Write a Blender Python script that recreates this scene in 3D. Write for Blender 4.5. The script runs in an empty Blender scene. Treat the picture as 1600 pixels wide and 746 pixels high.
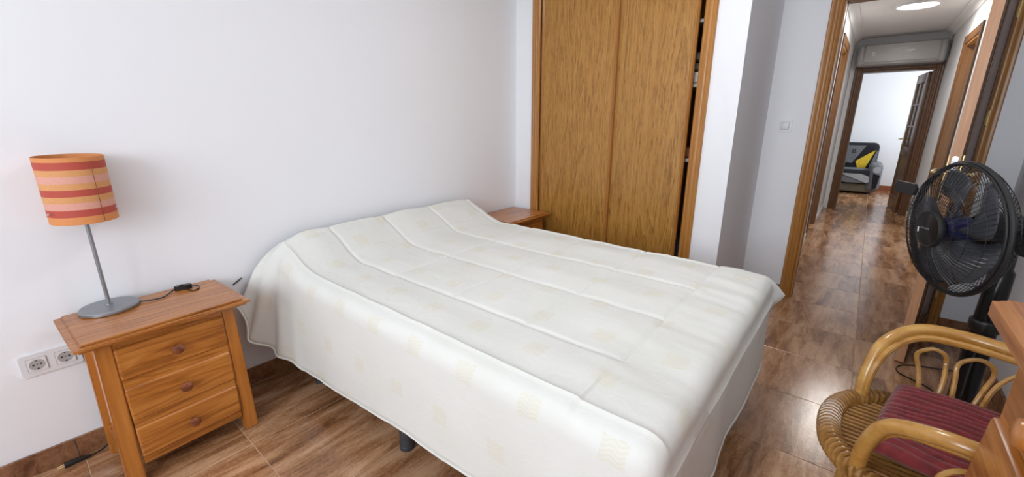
import bpy, bmesh, math, random
from mathutils import Vector, Matrix, noise
random.seed(7)
PI = math.pi
scene = bpy.context.scene
COL = scene.collection

# ------------------------------------------------------------------ camera
cam_d = bpy.data.cameras.new('camera')
cam = bpy.data.objects.new('camera', cam_d); COL.objects.link(cam)
cam_d.sensor_fit = 'HORIZONTAL'; cam_d.sensor_width = 36.0
cam_d.lens = 36.0 * 656.0 / 1600.0
cam_d.clip_start = 0.02; cam_d.clip_end = 60
cam.location = (2.2, 0.0, 1.28)
cam.rotation_euler = (PI/2 - math.atan(183/656), 0, math.radians(39.7))
scene.camera = cam

# ------------------------------------------------------------------ world, lights, exposure
scene.view_settings.view_transform = 'Standard'
scene.view_settings.look = 'None'
scene.view_settings.gamma = 1.0
scene.view_settings.use_curve_mapping = False
scene.view_settings.exposure = 0.2
world = bpy.data.worlds.new('sky'); scene.world = world; world.use_nodes = True
bg = world.node_tree.nodes['Background']
bg.inputs[0].default_value = (0.75, 0.87, 1.0, 1); bg.inputs[1].default_value = 1.2

def area(name, loc, rot, sx, sy, power, color, spread=PI):
    l = bpy.data.lights.new(name, 'AREA'); l.shape = 'RECTANGLE'; l.size = sx; l.size_y = sy
    l.energy = power; l.color = color; l.spread = spread
    o = bpy.data.objects.new(name, l); COL.objects.link(o); o.location = loc; o.rotation_euler = rot
    return o
# daylight through the bedroom window behind the photographer
area('daylight_bedroom_window', (1.90, -2.40, 1.65), (-PI/2, 0, PI), 1.9, 1.5, 65, (0.88, 0.94, 1.0))
# added daylight for the living room, from an unseen opening put in its right wall
area('living_room_added_daylight', (3.62, 9.55, 1.6), (0, PI/2, 0), 1.3, 1.5, 32, (0.92, 0.97, 1.0))

# ------------------------------------------------------------------ materials
class NT:
    def __init__(s, name):
        s.m = bpy.data.materials.new(name); s.m.use_nodes = True
        s.t = s.m.node_tree; s.n = s.t.nodes; s.b = s.n['Principled BSDF']
    def add(s, typ, **kw):
        n = s.n.new(typ)
        for k, v in kw.items(): setattr(n, k, v)
        return n
    def link(s, a, b): s.t.links.new(a, b)
    def coord(s, out='Object', scale=(1,1,1), rand=0.0):
        tc = s.add('ShaderNodeTexCoord'); mp = s.add('ShaderNodeMapping')
        src = tc.outputs[out]
        if rand:
            oi = s.add('ShaderNodeObjectInfo')
            mu = s.add('ShaderNodeVectorMath', operation='MULTIPLY_ADD')
            cb = s.add('ShaderNodeCombineXYZ')
            for k in range(3): s.link(oi.outputs['Random'], cb.inputs[k])
            mu.inputs[1].default_value = (rand, rand*0.7, rand*1.3)
            s.link(cb.outputs[0], mu.inputs[0]); s.link(src, mu.inputs[2]); src = mu.outputs[0]
        s.link(src, mp.inputs[0]); mp.inputs['Scale'].default_value = scale
        return mp.outputs[0]
    def noise(s, vec, scale, detail=4, rough=0.5, dist=0.0):
        n = s.add('ShaderNodeTexNoise'); s.link(vec, n.inputs['Vector'])
        n.inputs['Scale'].default_value = scale; n.inputs['Detail'].default_value = detail
        n.inputs['Roughness'].default_value = rough; n.inputs['Distortion'].default_value = dist
        return n.outputs['Fac']
    def ramp(s, fac, stops, interp='LINEAR'):
        r = s.add('ShaderNodeValToRGB'); s.link(fac, r.inputs[0]); cr = r.color_ramp; cr.interpolation = interp
        while len(cr.elements) < len(stops): cr.elements.new(0.5)
        for e, (p, c) in zip(cr.elements, stops):
            e.position = p; e.color = (*c, 1) if len(c) == 3 else c
        return r.outputs[0]
    def mix(s, fac, a, b, blend='MIX'):
        m = s.add('ShaderNodeMix', data_type='RGBA', blend_type=blend)
        for k, v in ((0, fac), (6, a), (7, b)):
            if isinstance(v, (int, float)): m.inputs[k].default_value = v
            elif isinstance(v, tuple): m.inputs[k].default_value = (*v, 1)
            else: s.link(v, m.inputs[k])
        return m.outputs[2]
    def math(s, op, a, b=None):
        m = s.add('ShaderNodeMath', operation=op)
        for k, v in enumerate((a, b)):
            if v is None: continue
            if isinstance(v, (int, float)): m.inputs[k].default_value = v
            else: s.link(v, m.inputs[k])
        return m.outputs[0]
    def bump(s, h, strength=0.2, dist=0.01):
        b = s.add('ShaderNodeBump'); s.link(h, b.inputs['Height'])
        b.inputs['Strength'].default_value = strength; b.inputs['Distance'].default_value = dist
        s.link(b.outputs[0], s.b.inputs['Normal'])
    def base(s, c):
        if isinstance(c, tuple): s.b.inputs['Base Color'].default_value = (*c, 1)
        else: s.link(c, s.b.inputs['Base Color'])
        return s
    def rough(s, r):
        if isinstance(r, (int, float)): s.b.inputs['Roughness'].default_value = r
        else: s.link(r, s.b.inputs['Roughness'])
        return s

def srgb(r, g, b):
    f = lambda v: (v/255/12.92) if v/255 <= 0.04045 else ((v/255+0.055)/1.055)**2.4
    return (f(r), f(g), f(b))

def plain(name, c, rough=0.5, metal=0.0, spec=None, coat=0.0, nscale=0, namt=0.12):
    t = NT(name); t.rough(rough); t.b.inputs['Metallic'].default_value = metal
    if spec is not None: t.b.inputs['Specular IOR Level'].default_value = spec
    t.b.inputs['Coat Weight'].default_value = coat
    v = t.coord(); n = t.noise(v, nscale or 20, 3)
    t.base(t.ramp(n, [(0.3, tuple(x*(1-namt) for x in c)), (0.7, tuple(min(1, x*(1+namt)) for x in c))]))
    return t.m

def paint(name, c, bump=0.05):
    t = NT(name); v = t.coord(); n = t.noise(v, 1.3, 2)
    t.base(t.ramp(n, [(0.3, tuple(x*0.985 for x in c)), (0.7, c)])); t.rough(0.62)
    t.bump(t.noise(v, 260, 2), bump, 0.002); return t.m

def wood(name, dark, mid, light, axis='z', fine=70, coarse=7, stretch=0.06, rough=0.35, coat=0.25, rings=True, rand=3.0):
    t = NT(name)
    sc = [1, 1, 1]; sc['xyz'.index(axis)] = stretch
    v = t.coord(scale=tuple(sc), rand=rand)
    a = t.noise(v, coarse, 4, 0.55, 1.2); f = t.noise(v, fine, 6, 0.65, 0.2)
    if rings:
        w = t.math('FRACT', t.math('MULTIPLY', a, 9.0))
        w = t.math('ABSOLUTE', t.math('SUBTRACT', w, 0.5))
        w = t.math('MULTIPLY', w, 0.55)
    else:
        w = t.math('MULTIPLY', a, 0.5)
    s = t.math('ADD', w, t.math('MULTIPLY', f, 0.75))
    t.base(t.ramp(s, [(0.22, dark), (0.48, mid), (0.78, light)]))
    t.rough(rough); t.b.inputs['Coat Weight'].default_value = coat; t.b.inputs['Coat Roughness'].default_value = 0.2
    t.bump(f, 0.06, 0.004); return t.m

M = {}
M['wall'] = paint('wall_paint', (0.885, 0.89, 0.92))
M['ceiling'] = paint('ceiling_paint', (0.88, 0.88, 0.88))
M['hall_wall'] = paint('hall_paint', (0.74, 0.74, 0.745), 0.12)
M['pine_x'] = wood('honey_pine_crosswise', srgb(122,66,20), srgb(172,104,40), srgb(198,132,62), 'y', 60, 9, 0.07, 0.32, 0.3)
M['pine_z'] = wood('honey_pine_upright', srgb(122,66,20), srgb(168,100,38), srgb(194,126,56), 'z', 60, 8, 0.06, 0.32, 0.3, rings=False)
M['knob'] = wood('brown_turned_wood', srgb(80,40,20), srgb(122,64,36), srgb(150,86,52), 'x', 30, 5, 0.4, 0.25, 0.5)
M['pine_dark'] = wood('brown_pine_top', srgb(110,58,28), srgb(150,86,46), srgb(172,106,62), 'y', 60, 9, 0.07, 0.3, 0.35)
def oak_veneer():
    t = NT('oak_veneer'); v = t.coord(scale=(1, 1, 0.07), rand=4.0); v2 = t.coord(scale=(1, 1, 0.09), rand=4.0)
    a = t.noise(v, 6.0, 3, 0.5, 1.0)
    w = t.math('FRACT', t.math('MULTIPLY', a, 11.0)); w = t.math('POWER', w, 1.6)
    f = t.noise(v2, 170, 5, 0.7, 0.3)
    s = t.math('ADD', t.math('MULTIPLY', w, 0.15), t.math('MULTIPLY', f, 0.80))
    t.base(t.ramp(s, [(0.29, srgb(122,80,24)), (0.44, srgb(168,118,50)), (0.70, srgb(188,140,72))]))
    t.rough(0.38); t.b.inputs['Coat Weight'].default_value = 0.15; t.bump(f, 0.05, 0.003); return t.m
M['oak'] = oak_veneer()
M['oak_trim'] = wood('oak_trim', srgb(100,60,18), srgb(154,98,38), srgb(182,126,60), 'z', 110, 10, 0.03, 0.35, 0.2, rings=False)
M['oak_trim_h'] = wood('oak_trim_crosswise', srgb(100,60,18), srgb(154,98,38), srgb(182,126,60), 'x', 110, 10, 0.03, 0.35, 0.2, rings=False)
M['oak_trim_y'] = wood('oak_trim_lengthwise', srgb(100,60,18), srgb(154,98,38), srgb(182,126,60), 'y', 110, 10, 0.03, 0.35, 0.2, rings=False)
M['hall_trim'] = wood('hall_oak_trim', srgb(64,38,15), srgb(100,64,30), srgb(122,82,44), 'z', 110, 10, 0.03, 0.4, 0.1, rings=False)
M['door_wood'] = wood('shaded_oak_door', srgb(50,30,13), srgb(84,52,24), srgb(108,70,36), 'z', 90, 8, 0.04, 0.4, 0.15, rings=False)  # same oak as the trim, with shade mixed into its darker tones
M['door_edge'] = wood('pale_door_edge', srgb(150,96,60), srgb(186,132,92), srgb(205,156,118), 'z', 90, 6, 0.05, 0.45, 0.1, rings=False)
M['dark'] = plain('dark_interior', (0.012, 0.011, 0.011), 0.8)
M['white_plastic'] = plain('white_plastic', (0.78, 0.78, 0.80), 0.3, namt=0.02)
M['grey_plastic'] = plain('grey_plastic', (0.42, 0.41, 0.40), 0.35, namt=0.05)
M['ac_panel'] = plain('ac_panel', (0.42, 0.405, 0.39), 0.3, namt=0.03)
M['black_plastic'] = plain('black_plastic', (0.012, 0.012, 0.013), 0.3)
M['black_matte'] = plain('black_matte_plastic', (0.016, 0.016, 0.017), 0.55)
M['black_gloss'] = plain('black_gloss_plastic', (0.008, 0.008, 0.009), 0.22, spec=0.35)
M['navy'] = plain('navy_plastic', (0.008, 0.012, 0.07), 0.3)
M['blade'] = plain('smoky_blade', (0.055, 0.06, 0.072), 0.25)
M['steel'] = plain('brushed_grey_metal', (0.30, 0.31, 0.33), 0.38, 0.75, namt=0.06)
M['chrome'] = plain('chrome', (0.7, 0.7, 0.72), 0.15, 1.0)
M['brass'] = plain('brass', (0.80, 0.62, 0.30), 0.22, 1.0)
M['iron'] = plain('grey_painted_leg', (0.045, 0.048, 0.055), 0.45)
M['mattress'] = plain('mattress_cloth', (0.6, 0.6, 0.58), 0.8)
M['hole'] = plain('socket_hole', (0.02, 0.018, 0.016), 0.6)
M['shelf_board'] = plain('pale_shelf_board', (0.45, 0.42, 0.38), 0.5)
M['towel'] = plain('white_linen', (0.62, 0.60, 0.58), 0.9, nscale=60)
M['jeans'] = plain('navy_cloth', (0.02, 0.03, 0.07), 0.9, nscale=60)
M['orange_cloth'] = plain('rust_cloth', (0.30, 0.10, 0.05), 0.9)
M['rattan'] = wood('honey_rattan', srgb(120,72,24), srgb(176,122,52), srgb(206,160,86), 'x', 30, 8, 0.25, 0.22, 0.6, rings=False)
M['rattan_brown'] = wood('brown_rattan', srgb(74,44,16), srgb(130,88,40), srgb(176,130,70), 'x', 40, 9, 0.3, 0.28, 0.5, rings=False)
M['grey_cloth'] = plain('grey_stretch_cloth', (0.16, 0.165, 0.18), 0.9)
M['black_cloth'] = plain('black_stretch_cloth', (0.010, 0.010, 0.012), 0.95)
M['pale_cloth'] = plain('pale_grey_cloth', (0.42, 0.44, 0.47), 0.9)
M['yellow_cloth'] = plain('yellow_cloth', (0.75, 0.50, 0.03), 0.85)
M['beige_cloth'] = plain('olive_beige_upholstery', (0.20, 0.18, 0.13), 0.9)
M['skirt_white'] = plain('white_skirting', (0.72, 0.72, 0.72), 0.4, namt=0.03)
M['lamp_glow'] = NT('lamp_diffuser').m
_b = M['lamp_glow'].node_tree.nodes['Principled BSDF']
_b.inputs['Emission Color'].default_value = (1, 0.98, 0.94, 1); _b.inputs['Emission Strength'].default_value = 9.0

def glass():
    t = NT('ribbed_brown_glass'); t.base((0.10, 0.07, 0.045)); t.rough(0.18)
    v = t.coord(); t.bump(t.noise(v, 90, 2), 0.25, 0.004); return t.m
M['door_glass'] = glass()

def tile_mat(name, stretch, dk, md, lt):
    t = NT(name)
    v = t.coord(scale=stretch, rand=37.0)
    vs = t.coord(rand=11.0)
    warp = t.noise(v, 7, 5, 0.6, 1.0)
    n2 = t.noise(v, 22, 6, 0.7, 0.8); n3 = t.noise(vs, 90, 4, 0.7)
    s = t.math('ADD', t.math('MULTIPLY', warp, 0.52), t.math('MULTIPLY', n2, 0.40))
    s = t.math('ADD', s, t.math('MULTIPLY', n3, 0.16))
    c = t.ramp(s, [(0.42, dk), (0.515, md), (0.625, lt)])
    oi = t.add('ShaderNodeObjectInfo')
    c = t.mix(1.0, c, t.ramp(oi.outputs['Random'], [(0, (0.90,)*3), (1, (1.06,)*3)]), 'MULTIPLY')
    t.base(c); t.rough(t.ramp(n3, [(0.3, (0.11,)*3), (0.7, (0.22,)*3)]))
    t.b.inputs['Specular IOR Level'].default_value = 0.65
    t.bump(n3, 0.16, 0.003); return t.m
M['tile'] = tile_mat('glazed_floor_tile', (1.0, 0.16, 1), srgb(108,70,42), srgb(160,114,78), srgb(200,158,122))
M['skirt_tile'] = tile_mat('glazed_skirting_tile', (1, 1, 0.8), srgb(96,58,36), srgb(138,94,64), srgb(160,116,84))
M['grout'] = plain('tile_grout', srgb(190,162,132), 0.85)
M['terracotta'] = plain('terracotta_skirting', srgb(150,84,48), 0.5)

def quilt_mat():
    t = NT('cream_quilt')
    uv = t.add('ShaderNodeUVMap'); uv.uv_map = 'cloth'
    sep = t.add('ShaderNodeSeparateXYZ'); t.link(uv.outputs[0], sep.inputs[0])
    px, py = 0.235, 0.205
    row = t.math('FLOOR', t.math('DIVIDE', sep.outputs[1], py))
    off = t.math('MULTIPLY', t.math('MODULO', t.math('ABSOLUTE', row), 2.0), px*0.5)
    cx = t.math('FRACT', t.math('DIVIDE', t.math('ADD', sep.outputs[0], off), px))
    cy = t.math('FRACT', t.math('DIVIDE', sep.outputs[1], py))
    dx = t.math('MULTIPLY', t.math('ABSOLUTE', t.math('SUBTRACT', cx, 0.5)), px)
    dy = t.math('MULTIPLY', t.math('ABSOLUTE', t.math('SUBTRACT', cy, 0.5)), py)
    wob = t.math('MULTIPLY', t.noise(uv.outputs[0], 55, 2), 0.022)
    inside = t.math('MULTIPLY', t.math('LESS_THAN', t.math('ADD', dx, wob), 0.044), t.math('LESS_THAN', t.math('ADD', dy, wob), 0.044))
    wave = t.math('SINE', t.math('ADD', t.math('MULTIPLY', sep.outputs[1], 520.0), t.math('MULTIPLY', t.math('SINE', t.math('MULTIPLY', sep.outputs[0], 150.0)), 2.2)))
    stripe = t.math('ADD', t.math('MULTIPLY', t.math('GREATER_THAN', wave, 0.1), 0.65), 0.35)
    mask = t.math('MULTIPLY', t.math('MULTIPLY', inside, stripe), 0.42)
    n = t.noise(uv.outputs[0], 3, 3)
    basec = t.ramp(n, [(0.3, (0.735, 0.735, 0.685)), (0.7, (0.77, 0.77, 0.735))])
    t.base(t.mix(mask, basec, (0.70, 0.64, 0.45))); t.rough(0.85)
    t.b.inputs['Sheen Weight'].default_value = 0.15
    fold = t.noise(uv.outputs[0], 18, 4, 0.6, 0.6); fine = t.noise(uv.outputs[0], 420, 2)
    t.bump(t.math('ADD', t.math('MULTIPLY', fold, 1.0), t.math('MULTIPLY', fine, 0.08)), 0.16, 0.012)
    return t.m
M['quilt'] = quilt_mat()

def shade_mat():
    t = NT('striped_lamp_shade'); tc = t.add('ShaderNodeTexCoord'); sep = t.add('ShaderNodeSeparateXYZ')
    t.link(tc.outputs['Object'], sep.inputs[0])
    f = t.math('DIVIDE', sep.outputs[2], 0.225)
    O = srgb(220,146,88); R = srgb(186,80,66); P = srgb(222,164,148); L = srgb(218,158,102)
    stops = [(0, O), (0.115, R), (0.225, P), (0.33, L), (0.425, R), (0.525, L), (0.62, P), (0.725, L), (0.82, R), (0.93, O)]
    c = t.ramp(f, stops, 'CONSTANT')
    v = t.coord(); n = t.noise(v, 130, 4, 0.7)
    t.base(t.mix(0.16, c, t.ramp(n, [(0.3, (0.35, 0.2, 0.1)), (0.7, (1, 0.85, 0.7))]), 'MULTIPLY')); t.rough(0.7)
    return t.m
M['shade'] = shade_mat()
def cord_mat():
    t = NT('burgundy_corduroy'); v = t.coord(); n = t.noise(v, 40, 4)
    t.base(t.ramp(n, [(0.3, srgb(92,20,24)), (0.7, srgb(128,36,40))])); t.rough(0.9)
    t.b.inputs['Sheen Weight'].default_value = 0.3; t.bump(t.noise(v, 500, 2), 0.3, 0.002); return t.m
M['cushion'] = cord_mat()

# ------------------------------------------------------------------ mesh helpers
def newbm(): return bmesh.new()
def obj(name, bm, mat, parent=None, smooth=True, loc=None, rot=None):
    me = bpy.data.meshes.new(name)
    bmesh.ops.recalc_face_normals(bm, faces=bm.faces)
    bm.to_mesh(me); bm.free()
    o = bpy.data.objects.new(name, me); COL.objects.link(o)
    if mat is not None: me.materials.append(M[mat] if isinstance(mat, str) else mat)
    if smooth:
        for p in me.polygons: p.use_smooth = True
        try: me.set_sharp_from_angle(angle=math.radians(35))
        except Exception: pass
    if parent: o.parent = parent
    if loc: o.location = loc
    if rot: o.rotation_euler = rot
    return o
def thing(name, label, cat, loc=(0,0,0), rotz=0.0, group=None):
    o = bpy.data.objects.new(name, None); COL.objects.link(o)
    o.location = loc; o.rotation_euler = (0, 0, rotz); o.empty_display_size = 0.05
    return tag(o, label, cat, group)
def tag(o, label, cat, group=None):
    o['label'] = label; o['category'] = cat
    if group: o['group'] = group
    return o
def struct(o): o['kind'] = 'structure'; return o
def sroot(name, loc=(0,0,0)):
    o = bpy.data.objects.new(name, None); COL.objects.link(o); o.location = loc; return struct(o)
def box(bm, x0, x1, y0, y1, z0, z1, bev=0.0, seg=2):
    b = bmesh.new()
    bmesh.ops.create_cube(b, size=1.0)
    for v in b.verts:
        v.co = Vector(((x0+x1)/2 + v.co.x*(x1-x0), (y0+y1)/2 + v.co.y*(y1-y0), (z0+z1)/2 + v.co.z*(z1-z0)))
    if bev > 0: bmesh.ops.bevel(b, geom=list(b.edges), offset=bev, segments=seg, affect='EDGES', profile=0.5)
    join(bm, b); return bm
def join(bm, b, mat=None):
    me = bpy.data.meshes.new('tmp'); b.to_mesh(me); b.free()
    if mat is not None: me.transform(mat)
    bm.from_mesh(me); bpy.data.meshes.remove(me); return bm
def bx(*a, **k): return box(newbm(), *a, **k)
def smooth_path(pts, n=8, closed=False):
    P = [Vector(p) for p in pts]; out = []; N = len(P)
    rng = range(N if closed else N-1)
    for i in rng:
        if closed: p0, p1, p2, p3 = P[(i-1) % N], P[i], P[(i+1) % N], P[(i+2) % N]
        else: p0, p1, p2, p3 = P[max(i-1, 0)], P[i], P[i+1], P[min(i+2, N-1)]
        for k in range(n):
            t = k/n
            out.append(0.5*((2*p1) + (p2-p0)*t + (2*p0-5*p1+4*p2-p3)*t*t + (3*p1-p0-3*p2+p3)*t**3))
    if not closed: out.append(P[-1])
    return out
def tube(bm, pts, r, seg=10, closed=False, caps=True, rfun=None):
    P = [Vector(p) for p in pts]; N = len(P); rings = []
    T = []
    for i in range(N):
        if closed: t = P[(i+1) % N] - P[(i-1) % N]
        else: t = P[min(i+1, N-1)] - P[max(i-1, 0)]
        T.append(t.normalized())
    up = Vector((0, 0, 1)) if abs(T[0].z) < 0.9 else Vector((1, 0, 0))
    nrm = (up - T[0]*up.dot(T[0])).normalized()
    for i in range(N):
        nrm = nrm - T[i]*nrm.dot(T[i])
        nrm = nrm.normalized() if nrm.length > 1e-6 else T[i].orthogonal().normalized()
        bi = T[i].cross(nrm); rr = rfun(i/(max(1, N-1))) if rfun else r
        rings.append([bm.verts.new(P[i] + (nrm*math.cos(a) + bi*math.sin(a))*rr) for a in (2*PI*k/seg for k in range(seg))])
    for i in range(N if closed else N-1):
        a, b = rings[i], rings[(i+1) % N]
        for k in range(seg): bm.faces.new((a[k], a[(k+1) % seg], b[(k+1) % seg], b[k]))
    if caps and not closed:
        bm.faces.new(rings[0][::-1]); bm.faces.new(rings[-1])
    return bm
def lathe(bm, prof, seg=32, M4=None, cap=True):
    b = bmesh.new(); rings = []
    for (r, z) in prof:
        rings.append([b.verts.new((max(r, 1e-5)*math.cos(2*PI*k/seg), max(r, 1e-5)*math.sin(2*PI*k/seg), z)) for k in range(seg)])
    for i in range(len(rings)-1):
        for k in range(seg): b.faces.new((rings[i][k], rings[i][(k+1) % seg], rings[i+1][(k+1) % seg], rings[i+1][k]))
    if cap: b.faces.new(rings[0][::-1]); b.faces.new(rings[-1])
    return join(bm, b, M4)
def rounded_poly(x0, x1, y0, y1, r, n=6):
    out = []
    for cx, cy, a0 in ((x1-r, y1-r, 0), (x0+r, y1-r, PI/2), (x0+r, y0+r, PI), (x1-r, y0+r, 1.5*PI)):
        for k in range(n+1): a = a0 + PI/2*k/n; out.append((cx+r*math.cos(a), cy+r*math.sin(a)))
    return out
def prism(bm, poly, z0, z1, M4=None, bev=0.0):
    b = bmesh.new()
    lo = [b.verts.new((x, y, z0)) for x, y in poly]; hi = [b.verts.new((x, y, z1)) for x, y in poly]
    n = len(poly); b.faces.new(lo[::-1]); top = b.faces.new(hi)
    for k in range(n): b.faces.new((lo[k], lo[(k+1) % n], hi[(k+1) % n], hi[k]))
    if bev > 0:
        es = [e for e in b.edges if abs(e.verts[0].co.z - e.verts[1].co.z) < 1e-6]
        bmesh.ops.bevel(b, geom=es, offset=bev, segments=2, affect='EDGES')
    return join(bm, b, M4)
def frame_mat(o, x, y, z):   # columns -> 4x4
    return Matrix(((x[0], y[0], z[0], o[0]), (x[1], y[1], z[1], o[1]), (x[2], y[2], z[2], o[2]), (0, 0, 0, 1)))
def dup(root, loc, rotz, label, group=None):
    r = root.copy(); COL.objects.link(r); r.location = loc; r.rotation_euler = (0, 0, rotz); r['label'] = label
    if group: r['group'] = group
    for ch in list(root.children):
        c = ch.copy(); COL.objects.link(c); c.parent = r
        for g in list(ch.children):
            d = g.copy(); COL.objects.link(d); d.parent = c
    return r
def text_mesh(txt, size, depth=0.0008):
    cu = bpy.data.curves.new('lettering', 'FONT'); cu.body = txt; cu.size = size; cu.extrude = depth
    cu.align_x = 'CENTER'; cu.align_y = 'CENTER'
    o = bpy.data.objects.new('lettering_curve', cu); COL.objects.link(o); bpy.context.view_layer.update()
    me = bpy.data.meshes.new_from_object(o.evaluated_get(bpy.context.evaluated_depsgraph_get()))
    bpy.data.objects.remove(o); bpy.data.curves.remove(cu)
    return bpy.data.objects.new('lettering', me)

# ------------------------------------------------------------------ the setting: floor
XG, DX = 2.3425, 0.4704; YG, DY = 0.4235, 0.4490
floor = struct(obj('floor', bx(-1.2, 4.6, -2.5, 11.2, -0.06, -0.0014), 'grout', smooth=False))
G = 0.0032
def tile_mesh():
    bm = newbm(); w, d = DX-G, DY-G
    b = bmesh.new(); bmesh.ops.create_cube(b, size=1)
    for v in b.verts: v.co = Vector((v.co.x*w, v.co.y*d, -0.006 + 0.006*(v.co.z+0.5)))
    top = [e for e in b.edges if all(v.co.z > -0.001 for v in e.verts)]
    bmesh.ops.bevel(b, geom=top, offset=0.0012, segments=1, affect='EDGES')
    return join(bm, b)
tile0 = None
def rooms_have(x, y):
    if -0.3 < x < 3.1 and -2.4 < y < 3.85: return True
    if 1.5 < x < 3.05 and y <= 8.3: return True
    if y > 7.9 and 1.2 < x < 3.3: return True
    return False
for i in range(-6, 4):
    for j in range(-7, 24):
        cx, cy = XG + (i+0.5)*DX, YG + (j+0.5)*DY
        if cy > 11.0 or not rooms_have(cx, cy): continue
        if tile0 is None:
            tile0 = obj('floor_tile', tile_mesh(), 'tile', floor, loc=(cx, cy, 0)); o = tile0
        else:
            o = tile0.copy(); COL.objects.link(o); o.parent = floor; o.location = (cx, cy, 0)

# ------------------------------------------------------------------ walls and ceilings
H = 2.56; HH = 2.38; LH = 2.6
def wall(name, bm, mat='wall'): return struct(obj(name, bm, mat, smooth=False))
wall('wall_left', bx(-0.12, 0, -2.32, 3.72, -0.05, H))
bm = newbm()                                                  # wall with the wardrobe opening
WX0, WX1, WZ = 0.165, 1.437, 2.36
box(bm, 0, WX0+0.03, 2.70, 2.80, -0.05, H); box(bm, WX1-0.03, 1.60, 2.70, 2.80, -0.05, H); box(bm, WX0+0.03, WX1-0.03, 2.70, 2.80, WZ-0.03, H)
wall('wall_wardrobe', bm)
bm = newbm(); box(bm, 1.49, 1.60, 2.8, 3.6, -0.05, H); wall('wall_return', bm)
DX0, DX1, DZ = 1.934, 2.66, 2.03                               # bedroom doorway
bm = newbm(); box(bm, 1.49, DX0-0.012, 3.60, 3.72, -0.05, H); box(bm, DX1+0.012, 2.99, 3.60, 3.72, -0.05, H); box(bm, DX0-0.012, DX1+0.012, 3.60, 3.72, DZ+0.012, H)
wall('wall_door', bm)
wall('wall_right', bx(2.87, 2.99, -2.32, 3.60, -0.05, H))
bm = newbm(); WL, WR, WB, WT = 0.9, 2.85, 0.90, 2.40               # wall behind the photographer with a window
box(bm, 0, WL, -2.32, -2.20, -0.05, H); box(bm, WR, 2.87, -2.32, -2.20, -0.05, H); box(bm, WL, WR, -2.32, -2.20, -0.05, WB); box(bm, WL, WR, -2.32, -2.20, WT, H)
wall('wall_front', bm)
struct(obj('ceiling', bx(-0.12, 2.99, -2.32, 3.72, H, H+0.1), 'ceiling', smooth=False))
win = sroot('window_1', (WL, -2.26, WB))
fm = newbm()
for a in ((0, 1.95, 0, 0.06), (0, 1.95, 1.44, 1.50)): box(fm, a[0], a[1], -0.03, 0.03, a[2], a[3])
for x in (0, 0.945, 1.89): box(fm, x, x+0.06, -0.03, 0.03, 0.06, 1.44)
obj('window_frame', fm, 'white_plastic', win, smooth=False)
# hall
LW = 1.82; RW = 2.78
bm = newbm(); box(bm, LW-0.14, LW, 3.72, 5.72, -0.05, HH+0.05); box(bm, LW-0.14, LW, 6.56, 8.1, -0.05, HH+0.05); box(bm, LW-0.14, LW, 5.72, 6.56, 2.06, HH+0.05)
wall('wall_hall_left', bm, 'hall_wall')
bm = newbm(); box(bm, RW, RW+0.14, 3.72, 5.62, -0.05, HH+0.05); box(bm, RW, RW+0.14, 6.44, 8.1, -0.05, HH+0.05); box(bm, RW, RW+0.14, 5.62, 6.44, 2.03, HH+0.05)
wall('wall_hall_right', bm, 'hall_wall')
struct(obj('ceiling_hall', bx(LW-0.14, RW+0.14, 3.72, 8.1, HH, HH+0.1), 'ceiling', smooth=False))
EX0, EX1, EZ = 1.955, 2.703, 1.95                            # end doorway
bm = newbm(); box(bm, LW, EX0, 7.98, 8.1, -0.05, HH); box(bm, EX1, RW, 7.98, 8.1, -0.05, HH); box(bm, EX0, EX1, 7.98, 8.1, EZ, HH)
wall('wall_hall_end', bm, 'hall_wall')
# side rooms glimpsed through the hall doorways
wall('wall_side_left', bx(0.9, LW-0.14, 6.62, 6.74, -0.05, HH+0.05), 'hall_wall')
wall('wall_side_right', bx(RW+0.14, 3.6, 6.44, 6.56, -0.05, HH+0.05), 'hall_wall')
# living room
wall('wall_living_end', bx(-0.6, 3.6, 10.72, 10.84, -0.05, LH))
wall('wall_living_left', bx(-0.62, -0.5, 8.1, 10.72, -0.05, LH))
bm = newbm(); box(bm, 3.45, 3.57, 8.1, 8.8, -0.05, LH); box(bm, 3.45, 3.57, 10.3, 10.72, -0.05, LH); box(bm, 3.45, 3.57, 8.8, 10.3, -0.05, 0.85); box(bm, 3.45, 3.57, 8.8, 10.3, 2.35, LH)
wall('wall_living_right', bm)
bm = newbm(); box(bm, -0.62, LW-0.14, 7.98, 8.1, -0.05, LH); box(bm, RW+0.14, 3.57, 7.98, 8.1, -0.05, LH); box(bm, LW-0.14, RW+0.14, 7.985, 8.1, HH, LH)
wall('wall_living_front', bm)
struct(obj('ceiling_living', bx(-0.62, 3.57, 7.98, 10.84, LH, LH+0.1), 'ceiling', smooth=False))

# hall cornice: stepped plaster cove along both long walls and the end
def cornice(name, poly, y0, y1, xw, sgn):
    b = newbm()
    prism(b, poly, y0, y1, frame_mat((xw, 0, HH), (sgn, 0, 0), (0, 0, -1), (0, 1, 0)))
    return struct(obj(name, b, 'ceiling'))
cp = [(0, 0), (0.075, 0), (0.075, 0.010), (0.062, 0.014), (0.045, 0.022), (0.028, 0.038), (0.016, 0.058), (0.012, 0.072), (0, 0.072)]
cornice('trim_1', cp, 3.72, 7.98, LW, 1); cornice('trim_2', cp, 3.72, 7.98, RW, -1)

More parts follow.
